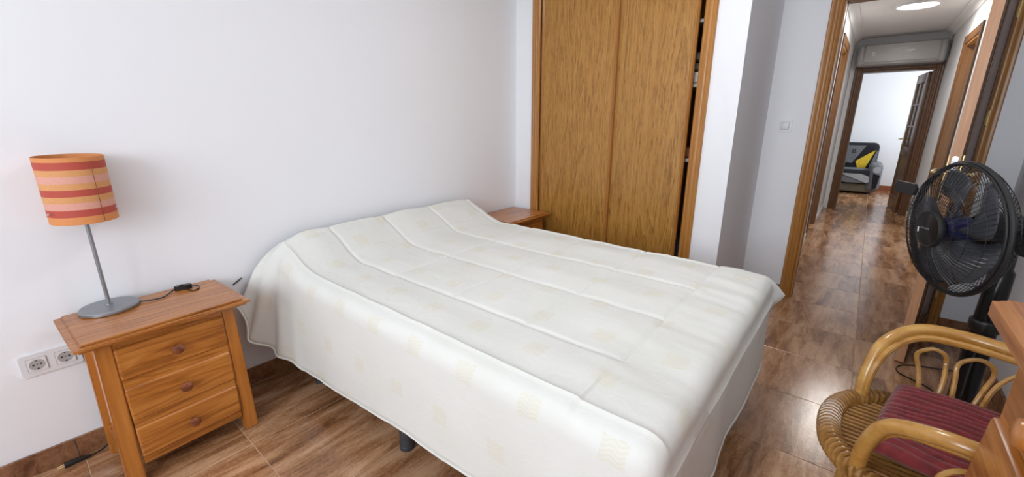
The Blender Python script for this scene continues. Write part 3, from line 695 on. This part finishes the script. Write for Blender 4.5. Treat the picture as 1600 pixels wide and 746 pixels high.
def bedspread():
    X0, X1, Y0, Y1 = 0.045, 1.930, 0.785, 2.045
    RC = 0.05; r = 0.055
    seams_y = (1.035, 1.365, 1.70, 2.03); seams_x = (0.27, 0.65, 1.03, 1.40, 1.757)
    def ss(a, b, x): t = max(0, min(1, (x-a)/(b-a))); return t*t*(3-2*t)
    def ztop(x, y):
        v = (y-Y0)/(Y1-Y0)
        z = 0.598 + 0.030*v*(1-0.3*x/1.93)
        pil = 1 - ss(0.07, 0.40, x)
        side = ss(-0.10, 0.13, v)*1.0*(1 - 0.25*ss(0.9, 1.08, v))
        z += 0.125*pil*(0.42+0.58*side)*(1 - 0.10*v)
        # head hem roll against the wall
        if x < 0.13: z += 0.012*math.exp(-((x-0.09)/0.02)**2)
        # channels
        def dist(p, arr): return min(abs(p-q) for q in arr)
        dy = dist(y, seams_y); dx = dist(x, seams_x)
        if y < seams_y[0] - 0.0: dxe = 1.0
        else: dxe = dx
        inx = x < seams_x[-1] + 0.0
        puff = 1.0
        if inx: puff = min(puff, 1 - math.exp(-(dy/0.0075)**2)*0.95)
        if inx or dx < 0.03: puff = min(puff, 1 - math.exp(-(dxe/0.0065)**2)*0.7)
        z += 0.0085*puff + 0.006*min(1, dy/0.12)*min(1, dxe/0.12)*inx
        # wrinkles along the length
        p = Vector((x*1.6, y*7.0, 3.0)); z += 0.006*noise.noise(p) + 0.004*noise.noise(Vector((x*9, y*5, 1.0)))
        # creases near the foot end
        ft = ss(1.55, 1.9, x); z += 0.006*ft*noise.noise(Vector((x*2.5, y*16 + x*3, 9)))
        # long piped seam near the near edge
        z += 0.007*math.exp(-((y-0.800)/0.008)**2)
        return z
    def hem(x, side):
        if side == 'near':
            pts = [(0.05, 0.44), (0.10, 0.30), (0.18, 0.205), (0.30, 0.140), (0.5, 0.145), (0.7, 0.162), (1.0, 0.190), (1.38, 0.208), (1.99, 0.215)]
        else: pts = [(0, 0.30), (2, 0.22)]
        for (a, u), (b_, w) in zip(pts[:-1], pts[1:]):
            if x <= b_: t = max(0, (x-a)/(b_-a)); return u + (w-u)*t
        return pts[-1][1]
    nu, nv, no = 230, 170, 24
    def spaced(a, b_, n): return [a + (b_-a)*k/n for k in range(n+1)]
    us = [(x, 0.0) for x in spaced(X0, X1, nu)] + [(X1, (k+1)/no) for k in range(no)]
    vs = [(Y0, -(no-k)/no) for k in range(no)] + [(y, 0.0) for y in spaced(Y0, Y1, nv)] + [(Y1, (k+1)/no) for k in range(no)]
    b = newbm(); uvl = b.loops.layers.uv.new('cloth'); grid = []; uvs = {}
    for iu, (x, a) in enumerate(us):
        row = []
        for iv, (y, bb) in enumerate(vs):
            zt = ztop(x, y)
            d = max(a, abs(bb))
            if d == 0: p = Vector((x, y, zt)); uvs[(iu, iv)] = (x, y)
            else:
                th = (PI/2)*abs(bb)/(a+abs(bb)); sy = -1 if bb < 0 else 1
                nx, ny = math.cos(th), math.sin(th)*sy
                corner = math.sin(2*th)
                side = 'near' if bb < 0 else 'far'
                hz_s = hem(x, side); hz_f = 0.205
                w = (2*th/PI); hz = hz_f*(1-w) + hz_s*w
                hz -= 0.07*corner
                # slope instead of a drop near the head (cloth pulled over towards the nightstand)
                k = math.exp(-((x-X0)/0.16)**2) if bb < 0 else 0.0
                Lt = zt - hz + (PI/2-1)*r; l = d*Lt; arc = r*PI/2
                if l < arc: an = l/r; off = r*math.sin(an); dz = r*(1-math.cos(an))
                else: off = r; dz = r + (l-arc)
                q = max(0, l-arc)
                per = (x if bb else 0) + (y if a else 0)
                off += (-0.01*q if bb < 0 else 0.02*q)
                ruf = noise.noise(Vector((x*5.5, y*5.5, 7))) + 0.5*noise.noise(Vector((x*14, y*14, d*2)))
                off += (0.009 if bb < 0 and a == 0 else 0.024)*noise.noise(Vector((x*3.2, y*3.2, 7)))*min(1, q/0.25) + 0.004*ruf*min(1, q/0.25)
                if bb < 0 and a == 0: off = max(off, min(r, off)) 
                # pointed fold at the far foot corner
                if bb > 0 and a > 0:
                    off += 0.065*math.exp(-((th-PI/4)/0.42)**2)*math.exp(-((l-0.13)/0.06)**2) - 0.02*math.exp(-((th-PI/4)/0.4)**2)*math.exp(-((l-0.24)/0.05)**2)
                # seam ridge below the foot edge
                off += (0.014*math.exp(-((l-0.135)/0.011)**2) - 0.008*math.exp(-((l-0.165)/0.012)**2))*(1 if a > 0 else 0)
                if k > 0:
                    t_ = d
                    o2 = 0.235*t_ + 0.02*math.sin(t_*5); z2 = (zt-hz)*(t_**1.15)
                    off = off*(1-k) + o2*k; dz = dz*(1-k) + z2*k
                    off += 0.024*math.sin(x*68)*math.exp(-((x-0.13)/0.08)**2)*t_
                p = Vector((x + nx*off, y + ny*off, zt - dz))
                uvs[(iu, iv)] = (x + nx*l, y + ny*l)
            if p.x < 0.016: p.x = 0.016
            row.append(b.verts.new(p))
        grid.append(row)
    for iu in range(len(us)-1):
        for iv in range(len(vs)-1):
            ids = ((iu, iv), (iu+1, iv), (iu+1, iv+1), (iu, iv+1))
            f = b.faces.new([grid[i][j] for i, j in ids])
            for lp, idd in zip(f.loops, ids): lp[uvl].uv = uvs[idd]
    # rolled hem edge and head hem
    o = obj('bedspread', b, 'quilt')
    so_ = o.modifiers.new('thickness', 'SOLIDIFY'); so_.thickness = 0.012; so_.offset = -1.0
    hems = [grid[iu][0].co.copy() if False else None for iu in range(0)]
    return o, [ [v for v in row] for row in () ]
qo, _ = bedspread()
tag(qo, 'cream quilted bedspread with pale wavy square motifs draped over the bed', 'bedspread')
# piping along the hem, as part of the bedspread
me = qo.data; nV = 24+171+24
def vco(iu, iv): return me.vertices[iu*nV + iv].co.copy()
nU = 231+24
hp = [vco(iu, 0) for iu in range(nU)] + [vco(nU-1, iv) for iv in range(1, nV)] + [vco(iu, nV-1) for iu in range(nU-2, -1, -1)]
b = newbm(); tube(b, hp, 0.005, 6); obj('hem_piping', b, 'quilt', qo)

# thin dark cable on the wall at the head of the bed
b = newbm(); tube(b, smooth_path([(0.005, 0.583, 0.537), (0.005, 0.60, 0.547), (0.005, 0.622, 0.560)], 5), 0.003, 8)
o = obj('wall_cable', b, 'black_plastic'); tag(o, 'short dark cable on the wall behind the head of the bed', 'cable')

# ------------------------------------------------------------------ pedestal fan
FX, FY = 2.665, 2.30
fan = thing('pedestal_fan', 'black pedestal fan with wire cage standing between open door and dresser', 'fan', (FX, FY, 0))
def fo(n, b, m, p=None, smooth=True): return obj(n, b, m, p or fan, smooth)
b = newbm(); lathe(b, [(0.175, 0.0005), (0.18, 0.004), (0.178, 0.014), (0.15, 0.026), (0.06, 0.040), (0.045, 0.06), (0.001, 0.06)], 48); fo('base', b, 'black_gloss')
b = newbm(); lathe(b, [(0.036, 0.05), (0.040, 0.10), (0.040, 0.40), (0.036, 0.62), (0.034, 0.74), (0.02, 0.76)], 28); fo('column', b, 'black_gloss')
b = newbm(); lathe(b, [(0.043, 0.50), (0.046, 0.505), (0.046, 0.54), (0.043, 0.545)], 28); tube(b, [(0.04, 0, 0.52), (0.075, 0.0, 0.52)], 0.012, 12); fo('height_collar', b, 'black_plastic')
aF = Vector((-0.905, -0.405, -0.06)).normalized()            # the way the fan faces
HC = Vector((2.505, 2.225, 0.893)) - Vector((FX, FY, 0))      # centre of the cage
sX = Vector((0, 0, 1)).cross(aF).normalized(); sY = aF.cross(sX)
def F4(off=0.0): c = HC + aF*off; return frame_mat(c, sX, sY, aF)
RG = 0.243
b = newbm(); lathe(b, [(0.001, -0.20), (0.03, -0.20), (0.052, -0.185), (0.060, -0.15), (0.060, -0.07), (0.05, -0.06), (0.001, -0.06)], 32, F4()); fo('motor_housing', b, 'black_gloss')
b = newbm(); neck = HC - aF*0.13; tube(b, [(0, 0, 0.72), (0, 0, 0.80), (neck.x, neck.y, neck.z-0.04), tuple(neck)], 0.026, 14); fo('neck', b, 'black_plastic')
def ring(bm, R, off, r, seg=96, ts=8):
    m = F4(); tube(bm, [m @ Vector((R*math.cos(2*PI*k/seg), R*math.sin(2*PI*k/seg), off)) for k in range(seg)], r, ts, closed=True)
def grill(front):
    b = newbm(); m = F4(); s = 1 if front else -1; n = 84
    for k in range(n):
        a = 2*PI*k/n; tw = 0.25*s if front else 0.0
        pts = []
        for q, (R, z) in enumerate(((0.062, 0.078), (0.11, 0.076), (0.165, 0.066), (0.212, 0.045), (0.236, 0.022), (RG-0.001, 0.002))):
            aa = a + tw*(R-0.062)/0.18
            pts.append(m @ Vector((R*math.cos(aa), R*math.sin(aa), s*z)))
        tube(b, pts, 0.00115, 4, caps=False)
    for R, z in ((0.11, 0.076), (0.165, 0.066), (0.212, 0.045)): ring(b, R, s*(z-0.001), 0.0014, 64, 5)
    o = fo('front_grill' if front else 'rear_grill', b, 'black_plastic'); o['kind'] = 'stuff'; return o
grill(True); grill(False)
b = newbm(); ring(b, RG, 0.0, 0.0085, 96, 10); ring(b, RG-0.002, 0.014, 0.004, 96, 6); fo('cage_rim', b, 'black_matte')
b = newbm(); lathe(b, [(0.068, 0.070), (0.070, 0.080), (0.066, 0.090), (0.062, 0.088), (0.060, 0.086)], 48, F4(), cap=False); fo('badge_ring', b, 'black_matte')
b = newbm(); lathe(b, [(0.062, 0.080), (0.061, 0.088), (0.03, 0.093), (0.001, 0.094)], 40, F4()); badge = fo('badge', b, 'black_gloss')
b = newbm(); m = F4()
x = -0.026
for w, h in ((0.004, 0.005), (0.003, 0.005), (0.004, 0.004), (0.004, 0.005), (0.002, 0.004), (0.005, 0.007), (0.004, 0.005), (0.005, 0.007), (0.005, 0.007)):
    box(b, x, x+w, 0.000, h, 0.0925, 0.0948); x += w + 0.0014
b.transform(m); obj('lettering', b, 'steel', badge, False)
b = newbm(); prism(b, rounded_poly(-0.048, -0.040, -0.020, 0.0, 0.003), 0.0885, 0.0915, m); obj('badge_sticker', b, 'white_plastic', badge)
b = newbm(); lathe(b, [(0.001, 0.045), (0.035, 0.042), (0.046, 0.03), (0.048, -0.03), (0.03, -0.05), (0.001, -0.05)], 32, F4()); fo('hub', b, 'navy')
def blade(k):
    b = newbm(); m = F4(); a0 = 2*PI*k/5 + 0.35; rows = []
    NR, NC = 14, 10
    for i in range(NR+1):
        t = i/NR; R = 0.040 + 0.178*t
        half = (0.26 + 0.34*math.sin(PI*min(1, t*1.05)*0.62)) * (1 - 0.55*max(0, (t-0.82)/0.18)**2)
        row = []
        for j in range(NC+1):
            u = j/NC*2-1; an = a0 + half*u + 0.35*t
            z = 0.022*(-u)*(1-0.25*t) + 0.010*(1-u*u)
            row.append(b.verts.new(m @ Vector((R*math.cos(an), R*math.sin(an), z))))
        rows.append(row)
    for i in range(NR):
        for j in range(NC): b.faces.new((rows[i][j], rows[i][j+1], rows[i+1][j+1], rows[i+1][j]))
    o = fo('blade', b, 'blade'); md = o.modifiers.new('thickness', 'SOLIDIFY'); md.thickness = 0.0025; return o
for k in range(5): blade(k)
# two rounded handles at the sides of the cage
def side_tab(c, ux, uy, un, L, Hh, T=0.012):
    b = newbm(); prism(b, rounded_poly(-L/2, L/2, -Hh/2, Hh/2, Hh*0.3), -T/2, T/2, frame_mat(c, ux, uy, un), bev=0.003); return b
hdir = sX if sX.x < 0 else -sX
fo('cage_handle', side_tab(HC + Vector((0, 0, 0)) + sX*(-0.232) + sY*0.122 + aF*0.055, sX, sY, aF, 0.135, 0.046), 'black_matte')
fo('cage_handle', side_tab(HC + sX*(0.245) + sY*0.010 - aF*0.05, sX, sY, aF, 0.115, 0.09), 'black_matte')
b = newbm(); tube(b, smooth_path([(0.0, 0.10, 0.02), (-0.03, 0.22, 0.004), (-0.02, 0.40, 0.004), (-0.14, 0.50, 0.005), (-0.10, 0.62, 0.005), (0.14, 0.70, 0.02), (0.19, 0.72, 0.10)], 8), 0.0035, 8); fo('power_cord', b, 'black_plastic')

# ------------------------------------------------------------------ rattan armchair
CX, CY = 2.50, 1.405
ch = thing('rattan_armchair', 'honey rattan armchair with looped cane sides in front of the fan', 'chair', (CX, CY, 0))
def co(n, b, m, p=None, smooth=True): return obj(n, b, m, p or ch, smooth)
# seat outline (local): rounded front towards -x
def seat_outline(s=1.0, n=8):
    P = [(0.23, -0.20), (0.05, -0.235), (-0.13, -0.225), (-0.225, -0.13), (-0.25, 0.0), (-0.225, 0.13), (-0.13, 0.225), (0.05, 0.235), (0.23, 0.20), (0.25, 0.0)]
    return smooth_path([(x*s, y*s, 0.43) for x, y in P], n, closed=True)
out = seat_outline()
b = newbm(); tube(b, out, 0.021, 10, closed=True); rim = co('seat_rim', b, 'rattan_brown')
wrap0 = None; step = 0; acc = 0.0
for i in range(len(out)):
    p = out[i]; q = out[(i+1) % len(out)]; seg = (q-p).length; acc += seg
    if acc < 0.0125: continue
    acc = 0.0
    t = (q-p).normalized()
    if wrap0 is None:
        wb = newbm(); tube(wb, [(0.0245*math.cos(2*PI*k/12)*1.0, 0.0245*math.sin(2*PI*k/12), 0.012*math.sin(2*PI*k/12)) for k in range(12)], 0.0062, 5, closed=True)
        wrap0 = obj('rim_wrap', wb, 'rattan_brown', rim); w = wrap0
    else:
        w = wrap0.copy(); COL.objects.link(w); w.parent = rim
    n_ = Vector((0, 0, 1)); s_ = n_.cross(t).normalized()
    w.matrix_local = frame_mat(p, s_, n_, t)
inner = seat_outline(0.93)
def y_range(y, lo=True):
    xs = [p.x for p in inner if abs(p.y-y) < 0.012]
    return (min(xs), max(xs)) if xs else None
for k in range(21):
    y = -0.20 + 0.02*k; r_ = y_range(y)
    if not r_: continue
    b = newbm(); tube(b, [(r_[0], y, 0.428), ((r_[0]+r_[1])/2, y, 0.422), (r_[1], y, 0.428)], 0.0058, 7); co('seat_slat', b, 'rattan_brown')
for x in (-0.10, 0.08):
    b = newbm(); tube(b, [(x, -0.215, 0.412), (x, 0.215, 0.412)], 0.008, 8); co('seat_support', b, 'rattan_brown')
def arm_pts(s, dz=0.0, inn=0.0):
    return [(-0.185+inn*0.3, s*(0.185-inn*0.2), 0.445), (-0.180+inn*0.4, s*(0.205-inn*0.3), 0.53), (-0.155+inn*0.6, s*(0.245-inn*0.5), 0.615-dz*0.7), (-0.085+inn*0.3, s*(0.30-inn*0.6), 0.660-dz), (0.01, s*(0.315-inn*0.6), 0.664-dz), (0.12, s*(0.285-inn*0.4), 0.662-dz), (0.25, s*(0.215-inn*0.2), 0.670-dz), (0.30, s*0.15, 0.68-dz)]
for s in (-1, 1):
    b = newbm(); tube(b, smooth_path(arm_pts(s), 8), 0.0175, 12); co('armrest', b, 'rattan')
    b = newbm(); tube(b, smooth_path(arm_pts(s, 0.021, 0.022), 8), 0.0115, 10); co('arm_lining', b, 'rattan')
    # loops of cane under the arm
    for k, (xb, xt, ww) in enumerate(((-0.03, -0.035, 0.036), (0.035, 0.06, 0.040), (0.085, 0.15, 0.040), (0.13, 0.225, 0.034))):
        yb = s*0.235; yt = s*(0.305 if xt < 0.1 else 0.29 - (xt-0.1)*0.35)
        zt = 0.604
        P = [(xb-0.016, yb, 0.435), (xb-0.016+(xt-xb)*0.5-ww*0.35, (yb+yt)/2, 0.535), (xt-ww, yt, 0.575), (xt-ww*0.5, yt, 0.600), (xt+ww*0.1, yt, zt+0.003), (xt+ww*0.7, yt, 0.594), (xt+ww*0.85, yt, 0.565), (xb+0.016+(xt-xb)*0.5+ww*0.3, (yb+yt)/2, 0.525), (xb+0.014, yb, 0.435)]
        b = newbm(); tube(b, smooth_path(P, 6), 0.0062, 8); co('cane_loop', b, 'rattan')
    for (x, fx) in ((-0.17, -0.185), (0.20, 0.23)):
        b = newbm(); tube(b, [(x, s*0.18, 0.42), (fx, s*0.185, 0.0005)], 0.0165, 12); co('leg', b, 'rattan')
    b = newbm(); tube(b, [(-0.178, s*0.182, 0.20), (0.213, s*0.182, 0.20)], 0.011, 8); co('stretcher', b, 'rattan')
    b = newbm(); tube(b, smooth_path([(-0.182, s*0.18, 0.09), (-0.14, s*0.12, 0.26), (-0.10, s*0.06, 0.41)], 6), 0.011, 8); co('brace', b, 'rattan')
# rounded back of bent cane with spindles
b = newbm(); tube(b, smooth_path([(0.215, -0.19, 0.43), (0.27, -0.20, 0.65), (0.315, -0.15, 0.80), (0.33, 0, 0.84), (0.315, 0.15, 0.80), (0.27, 0.20, 0.65), (0.215, 0.19, 0.43)], 8), 0.016, 10); co('back_hoop', b, 'rattan')
for k in range(5):
    y = -0.10 + 0.05*k; b = newbm(); tube(b, [(0.235, y, 0.44), (0.29, y, 0.66), (0.322 - abs(y)*0.05, y, 0.825)], 0.007, 7); co('back_spindle', b, 'rattan')
# corduroy cushion
def cushion():
    b = bmesh.new(); S = 0.42; N, Mn = 120, 40; rows = []
    for top in (1, 0):
        g = []
        for j in range(N+1):
            v = j/N*2-1; row = []
            for i in range(Mn+1):
                u = i/Mn*2-1
                edge = (max(0, 1-abs(u)**6)*max(0, 1-abs(v)**6))**0.5
                rib = 0.0075*abs(math.sin(v*PI*8 + 0.9*noise.noise(Vector((u*1.5, v*3, 0)))))*edge
                sag = 0.010*noise.noise(Vector((u*2, v*2, 5)))*edge
                z = 0.026 + (0.024*edge + rib + sag if top else -0.022*edge)
                pin = 1 - 0.03*(1-edge)
                row.append(b.verts.new((u*S/2*(1-0.02*v*v), v*S/2*(1-0.02*u*u), z)))
            g.append(row)
        rows.append(g)
        for j in range(N):
            for i in range(Mn): b.faces.new((g[j][i], g[j][i+1], g[j+1][i+1], g[j+1][i]))
    bmesh.ops.remove_doubles(b, verts=b.verts, dist=0.0004)
    bm = newbm(); join(bm, b); return bm
cu = obj('seat_cushion', cushion(), 'cushion'); cu.location = (2.565, 1.425, 0.460); cu.rotation_euler = (0, math.radians(-1.5), math.radians(-11))
tag(cu, 'burgundy ribbed corduroy cushion lying on the rattan armchair seat', 'cushion')

# ------------------------------------------------------------------ dresser by the right wall
dr = thing('dresser', 'honey pine dresser with rounded top corner beside the rattan armchair', 'dresser', (2.635, 0.62, 0))
def do(n, b, m, p=None): return obj(n, b, m, p or dr)
YF = 0.37                                   # half length at the case
b = newbm(); prism(b, rounded_poly(-0.232, 0.222, -0.41, 0.41, 0.022, 5), 0.968, 0.992, bev=0.008); prism(b, rounded_poly(-0.222, 0.216, -0.40, 0.40, 0.018, 4), 0.955, 0.969); do('top', b, 'pine_x')
def flare_post(x0, x1, s):
    bb = newbm(); prof = [(0.956, 0.0), (0.80, 0.0), (0.62, 0.04), (0.45, 0.065), (0.0005, 0.085)]
    lo = [[bb.verts.new((x, s*(YF - wd) + s*o, z)) for (x, wd) in ((x0, 0.05), (x1, 0.05), (x1, 0), (x0, 0))] for z, o in prof]
    for i in range(len(lo)-1):
        for k in range(4): bb.faces.new((lo[i][k], lo[i][(k+1) % 4], lo[i+1][(k+1) % 4], lo[i+1][k]))
    bb.faces.new(lo[0]); bb.faces.new(lo[-1][::-1]); return bb
for s in (-1, 1):
    do('post', flare_post(-0.185, -0.135, s), 'pine_z'); do('post', flare_post(0.15, 0.20, s), 'pine_z')
    do('side_panel', bx(-0.135, 0.15, min(s*(YF-0.028), s*(YF-0.012)), max(s*(YF-0.028), s*(YF-0.012)), 0.10, 0.956), 'pine_z')
do('back_panel', bx(0.17, 0.185, -YF+0.05, YF-0.05, 0.10, 0.956), 'pine_x')
for z0, z1 in ((0.948, 0.956), (0.800, 0.824), (0.575, 0.60), (0.36, 0.385), (0.13, 0.165)): do('front_rail', bx(-0.17, -0.145, -YF+0.05, YF-0.05, z0, z1), 'pine_x')
for n_, (z0, z1, out_) in enumerate(((0.822, 0.950, 0.0), (0.605, 0.806, 0.004), (0.39, 0.57, 0.0), (0.17, 0.355, 0.0))):
    wd = YF-0.035 if n_ != 1 else YF-0.014
    b = newbm(); box(b, -0.195-out_, -0.165-out_, -wd, wd, z0, z1, bev=0.007, seg=2)
    if n_ == 1:
        for v in b.verts: v.co.y *= 1 + 0.12*max(0, (z1-0.02-v.co.z))/(z1-z0)
    box(b, -0.165-out_, 0.14, -YF+0.06, YF-0.06, z0+0.02, z1-0.02)
    d = do('drawer', b, 'pine_x')
    for yk in (0.160, -0.235):
        kb = newbm(); lathe(kb, [(0.014, 0), (0.013, 0.004), (0.016, 0.008), (0.021, 0.014), (0.022, 0.020), (0.019, 0.026), (0.010, 0.029), (0.001, 0.030)], 20,
                            frame_mat((-0.195-out_, yk, (z0+z1)/2), (0, 1, 0), (0, 0, 1), (-1, 0, 0)))
        obj('knob', kb, 'pine_z', d)

# ------------------------------------------------------------------ hall: air conditioner, ceiling light
ac = thing('air_conditioner', 'wall-mounted split air conditioner above the doorway at the end of the hall', 'air conditioner', (2.315, 7.98, 2.005))
b = newbm(); prism(b, [(0, 0), (0.17, 0), (0.20, 0.03), (0.20, 0.22), (0.185, 0.255), (0.15, 0.27), (0, 0.27)], -0.43, 0.43, frame_mat((0, 0, 0), (0, -1, 0), (0, 0, 1), (1, 0, 0))); obj('body', b, 'grey_plastic', ac)
b = newbm(); prism(b, rounded_poly(-0.36, 0.36, 0.045, 0.255, 0.01), 0.200, 0.212, frame_mat((0, 0, 0), (1, 0, 0), (0, 0, 1), (0, -1, 0)), bev=0.003); pan = obj('front_panel', b, 'ac_panel', ac)
for s in (-1, 1):
    b = newbm(); box(b, min(s*0.37, s*0.43), max(s*0.37, s*0.43), -0.208, -0.005, 0.008, 0.262, bev=0.02, seg=3); obj('end_cap', b, 'grey_plastic', ac)
b = newbm(); box(b, -0.35, 0.35, -0.206, -0.198, 0.012, 0.036, bev=0.002); obj('louver', b, 'ac_panel', ac)
b = newbm(); box(b, -0.08, 0.06, -0.2135, -0.211, 0.195, 0.198); obj('indicator', b, 'white_plastic', pan, False)
b = newbm(); box(b, -0.285, -0.255, -0.2135, -0.211, 0.12, 0.17); box(b, -0.275, -0.25, -0.2135, -0.211, 0.14, 0.15); obj('sticker', b, 'white_plastic', pan, False)
b = newbm(); xx = 0.05
for w in (0.008, 0.012, 0.010, 0.012, 0.010, 0.012): box(b, xx, xx+w, -0.2135, -0.211, 0.158, 0.172); xx += w+0.003
for w in (0.008, 0.010, 0.008): box(b, xx-0.06, xx-0.06+w, -0.2135, -0.211, 0.143, 0.150); xx += w+0.003
obj('lettering', b, 'white_plastic', pan, False)
b = newbm(); lathe(b, [(0.016, 0), (0.016, 0.002)], 16, frame_mat((0.03, -0.212, 0.105), (1, 0, 0), (0, 0, 0.5), (0, -1, 0))); obj('badge', b, 'grey_plastic', pan)

bl = thing('ceiling_light', 'added round white fill light overhead in the bedroom above the bed', 'ceiling light', (1.60, 1.60, H))  # unseen fixture added to brighten the bed top and floor
b = newbm(); lathe(b, [(0.22, 0), (0.22, -0.03), (0.21, -0.036), (0.20, -0.03), (0.20, 0)], 40, cap=False); obj('ring', b, 'white_plastic', bl)
b = newbm(); lathe(b, [(0.20, -0.010), (0.20, -0.026), (0.001, -0.03)], 40, cap=False); obj('diffuser', b, 'lamp_glow', bl)
ld = bpy.data.lights.new('bedroom_added_fill', 'AREA'); ld.shape = 'DISK'; ld.size = 0.4; ld.energy = 8; ld.color = (0.94, 0.97, 1.0)
lo_ = bpy.data.objects.new('bedroom_added_fill', ld); COL.objects.link(lo_); lo_.parent = bl; lo_.location = (0, 0, -0.035)
cl = thing('ceiling_light', 'round white ceiling light glowing in the hall', 'ceiling light', (2.335, 5.98, HH))
b = newbm(); lathe(b, [(0.165, 0), (0.165, -0.022), (0.158, -0.028), (0.150, -0.024), (0.150, 0)], 40, cap=False); obj('ring', b, 'white_plastic', cl)
b = newbm(); lathe(b, [(0.150, -0.010), (0.150, -0.022), (0.001, -0.026)], 40, cap=False); obj('diffuser', b, 'lamp_glow', cl)
ld = bpy.data.lights.new('ceiling_light_glow', 'AREA'); ld.shape = 'DISK'; ld.size = 0.28; ld.energy = 15; ld.color = (1, 0.97, 0.92)
lo_ = bpy.data.objects.new('ceiling_light_glow', ld); COL.objects.link(lo_); lo_.parent = cl; lo_.location = (0, 0, -0.03)

# ------------------------------------------------------------------ living room: sofa with patched stretch cover
sf = thing('sofa', 'two-seat sofa in a black, grey and yellow patchwork cover in the far room', 'sofa', (1.75, 10.22, 0))
def soft(x0, x1, y0, y1, z0, z1, bev, mat, name, parent=None):
    return obj(name, bx(x0, x1, y0, y1, z0, z1, bev=bev, seg=4), mat, parent or sf)
soft(-0.62, 0.66, -0.28, 0.38, 0.03, 0.20, 0.04, 'beige_cloth', 'base')
soft(-0.60, 0.56, -0.36, 0.30, 0.18, 0.44, 0.07, 'black_cloth', 'seat')
bk = soft(-0.62, 0.62, 0.12, 0.42, 0.30, 0.90, 0.09, 'black_cloth', 'backrest')
arm = soft(0.52, 0.72, -0.34, 0.36, 0.06, 0.56, 0.08, 'grey_cloth', 'armrest'); soft(-0.72, -0.52, -0.34, 0.36, 0.06, 0.56, 0.08, 'grey_cloth', 'armrest')
def patch(poly, frame, mat, parent, name='cover_patch'):
    if parent is not arm: poly = [(x*0.65+0.245, y) for x, y in poly]
    b = newbm(); prism(b, poly, -0.004, 0.006, frame); return obj(name, b, mat, parent)
ff = frame_mat((0, 0.120, 0), (1, 0, 0), (0, 0, 1), (0, -1, 0))
patch([(-0.35, 0.85), (0.28, 0.85), (0.02, 0.52), (-0.10, 0.53), (-0.35, 0.60)], ff, 'grey_cloth', bk)
patch([(0.10, 0.56), (0.28, 0.66), (0.50, 0.77), (0.42, 0.60), (0.33, 0.40), (0.20, 0.38)], ff, 'yellow_cloth', bk)
patch([(0.44, 0.50), (0.52, 0.76), (0.56, 0.76), (0.56, 0.44)], ff, 'grey_cloth', bk)
patch([(-0.36, 0.44), (-0.24, 0.56), (-0.20, 0.52), (-0.26, 0.44), (-0.36, 0.36)], ff, 'pale_cloth', bk)
tx_ = text_mesh('B', 0.11); COL.objects.link(tx_); tx_.parent = bk; tx_.location = (0.26, 0.112, 0.74); tx_.rotation_euler = (PI/2, 0, 0); tx_.data.materials.append(M['black_cloth'])
sf_seat = [c for c in sf.children if c.name.startswith('seat')][0]
fs = frame_mat((0, -0.360, 0), (1, 0, 0), (0, 0, 1), (0, -1, 0))
patch([(-0.20, 0.37), (0.30, 0.37), (0.46, 0.33), (0.50, 0.24), (0.44, 0.21), (0.20, 0.27)], fs, 'pale_cloth', sf_seat)
patch([(-0.50, 0.34), (-0.12, 0.34), (-0.28, 0.25), (-0.50, 0.21)], fs, 'yellow_cloth', sf_seat)
patch([(-0.26, 0.24), (-0.08, 0.33), (0.15, 0.27), (0.40, 0.21), (0.0, 0.205)], fs, 'grey_cloth', sf_seat)
ft = frame_mat((0, 0, 0.440), (1, 0, 0), (0, 1, 0), (0, 0, 1))
patch([(-0.50, -0.30), (0.48, -0.30), (0.50, -0.10), (0.30, 0.10), (-0.50, -0.05)], ft, 'grey_cloth', sf_seat)
fa = frame_mat((0, -0.340, 0), (1, 0, 0), (0, 0, 1), (0, -1, 0))
patch([(0.585+0.055+0.055*math.cos(2*PI*k/14), 0.45+0.055*math.sin(2*PI*k/14)) for k in range(14)], fa, 'pale_cloth', arm)
patch([(0.60, 0.38), (0.70, 0.36), (0.68, 0.14), (0.62, 0.10)], fa, 'black_cloth', arm)
for x in (-0.55, 0.60):
    for y in (-0.24, 0.34):
        b = newbm(); lathe(b, [(0.02, 0.0005), (0.024, 0.035)], 14, Matrix.Translation((x, y, 0))); obj('foot', b, 'iron', sf)
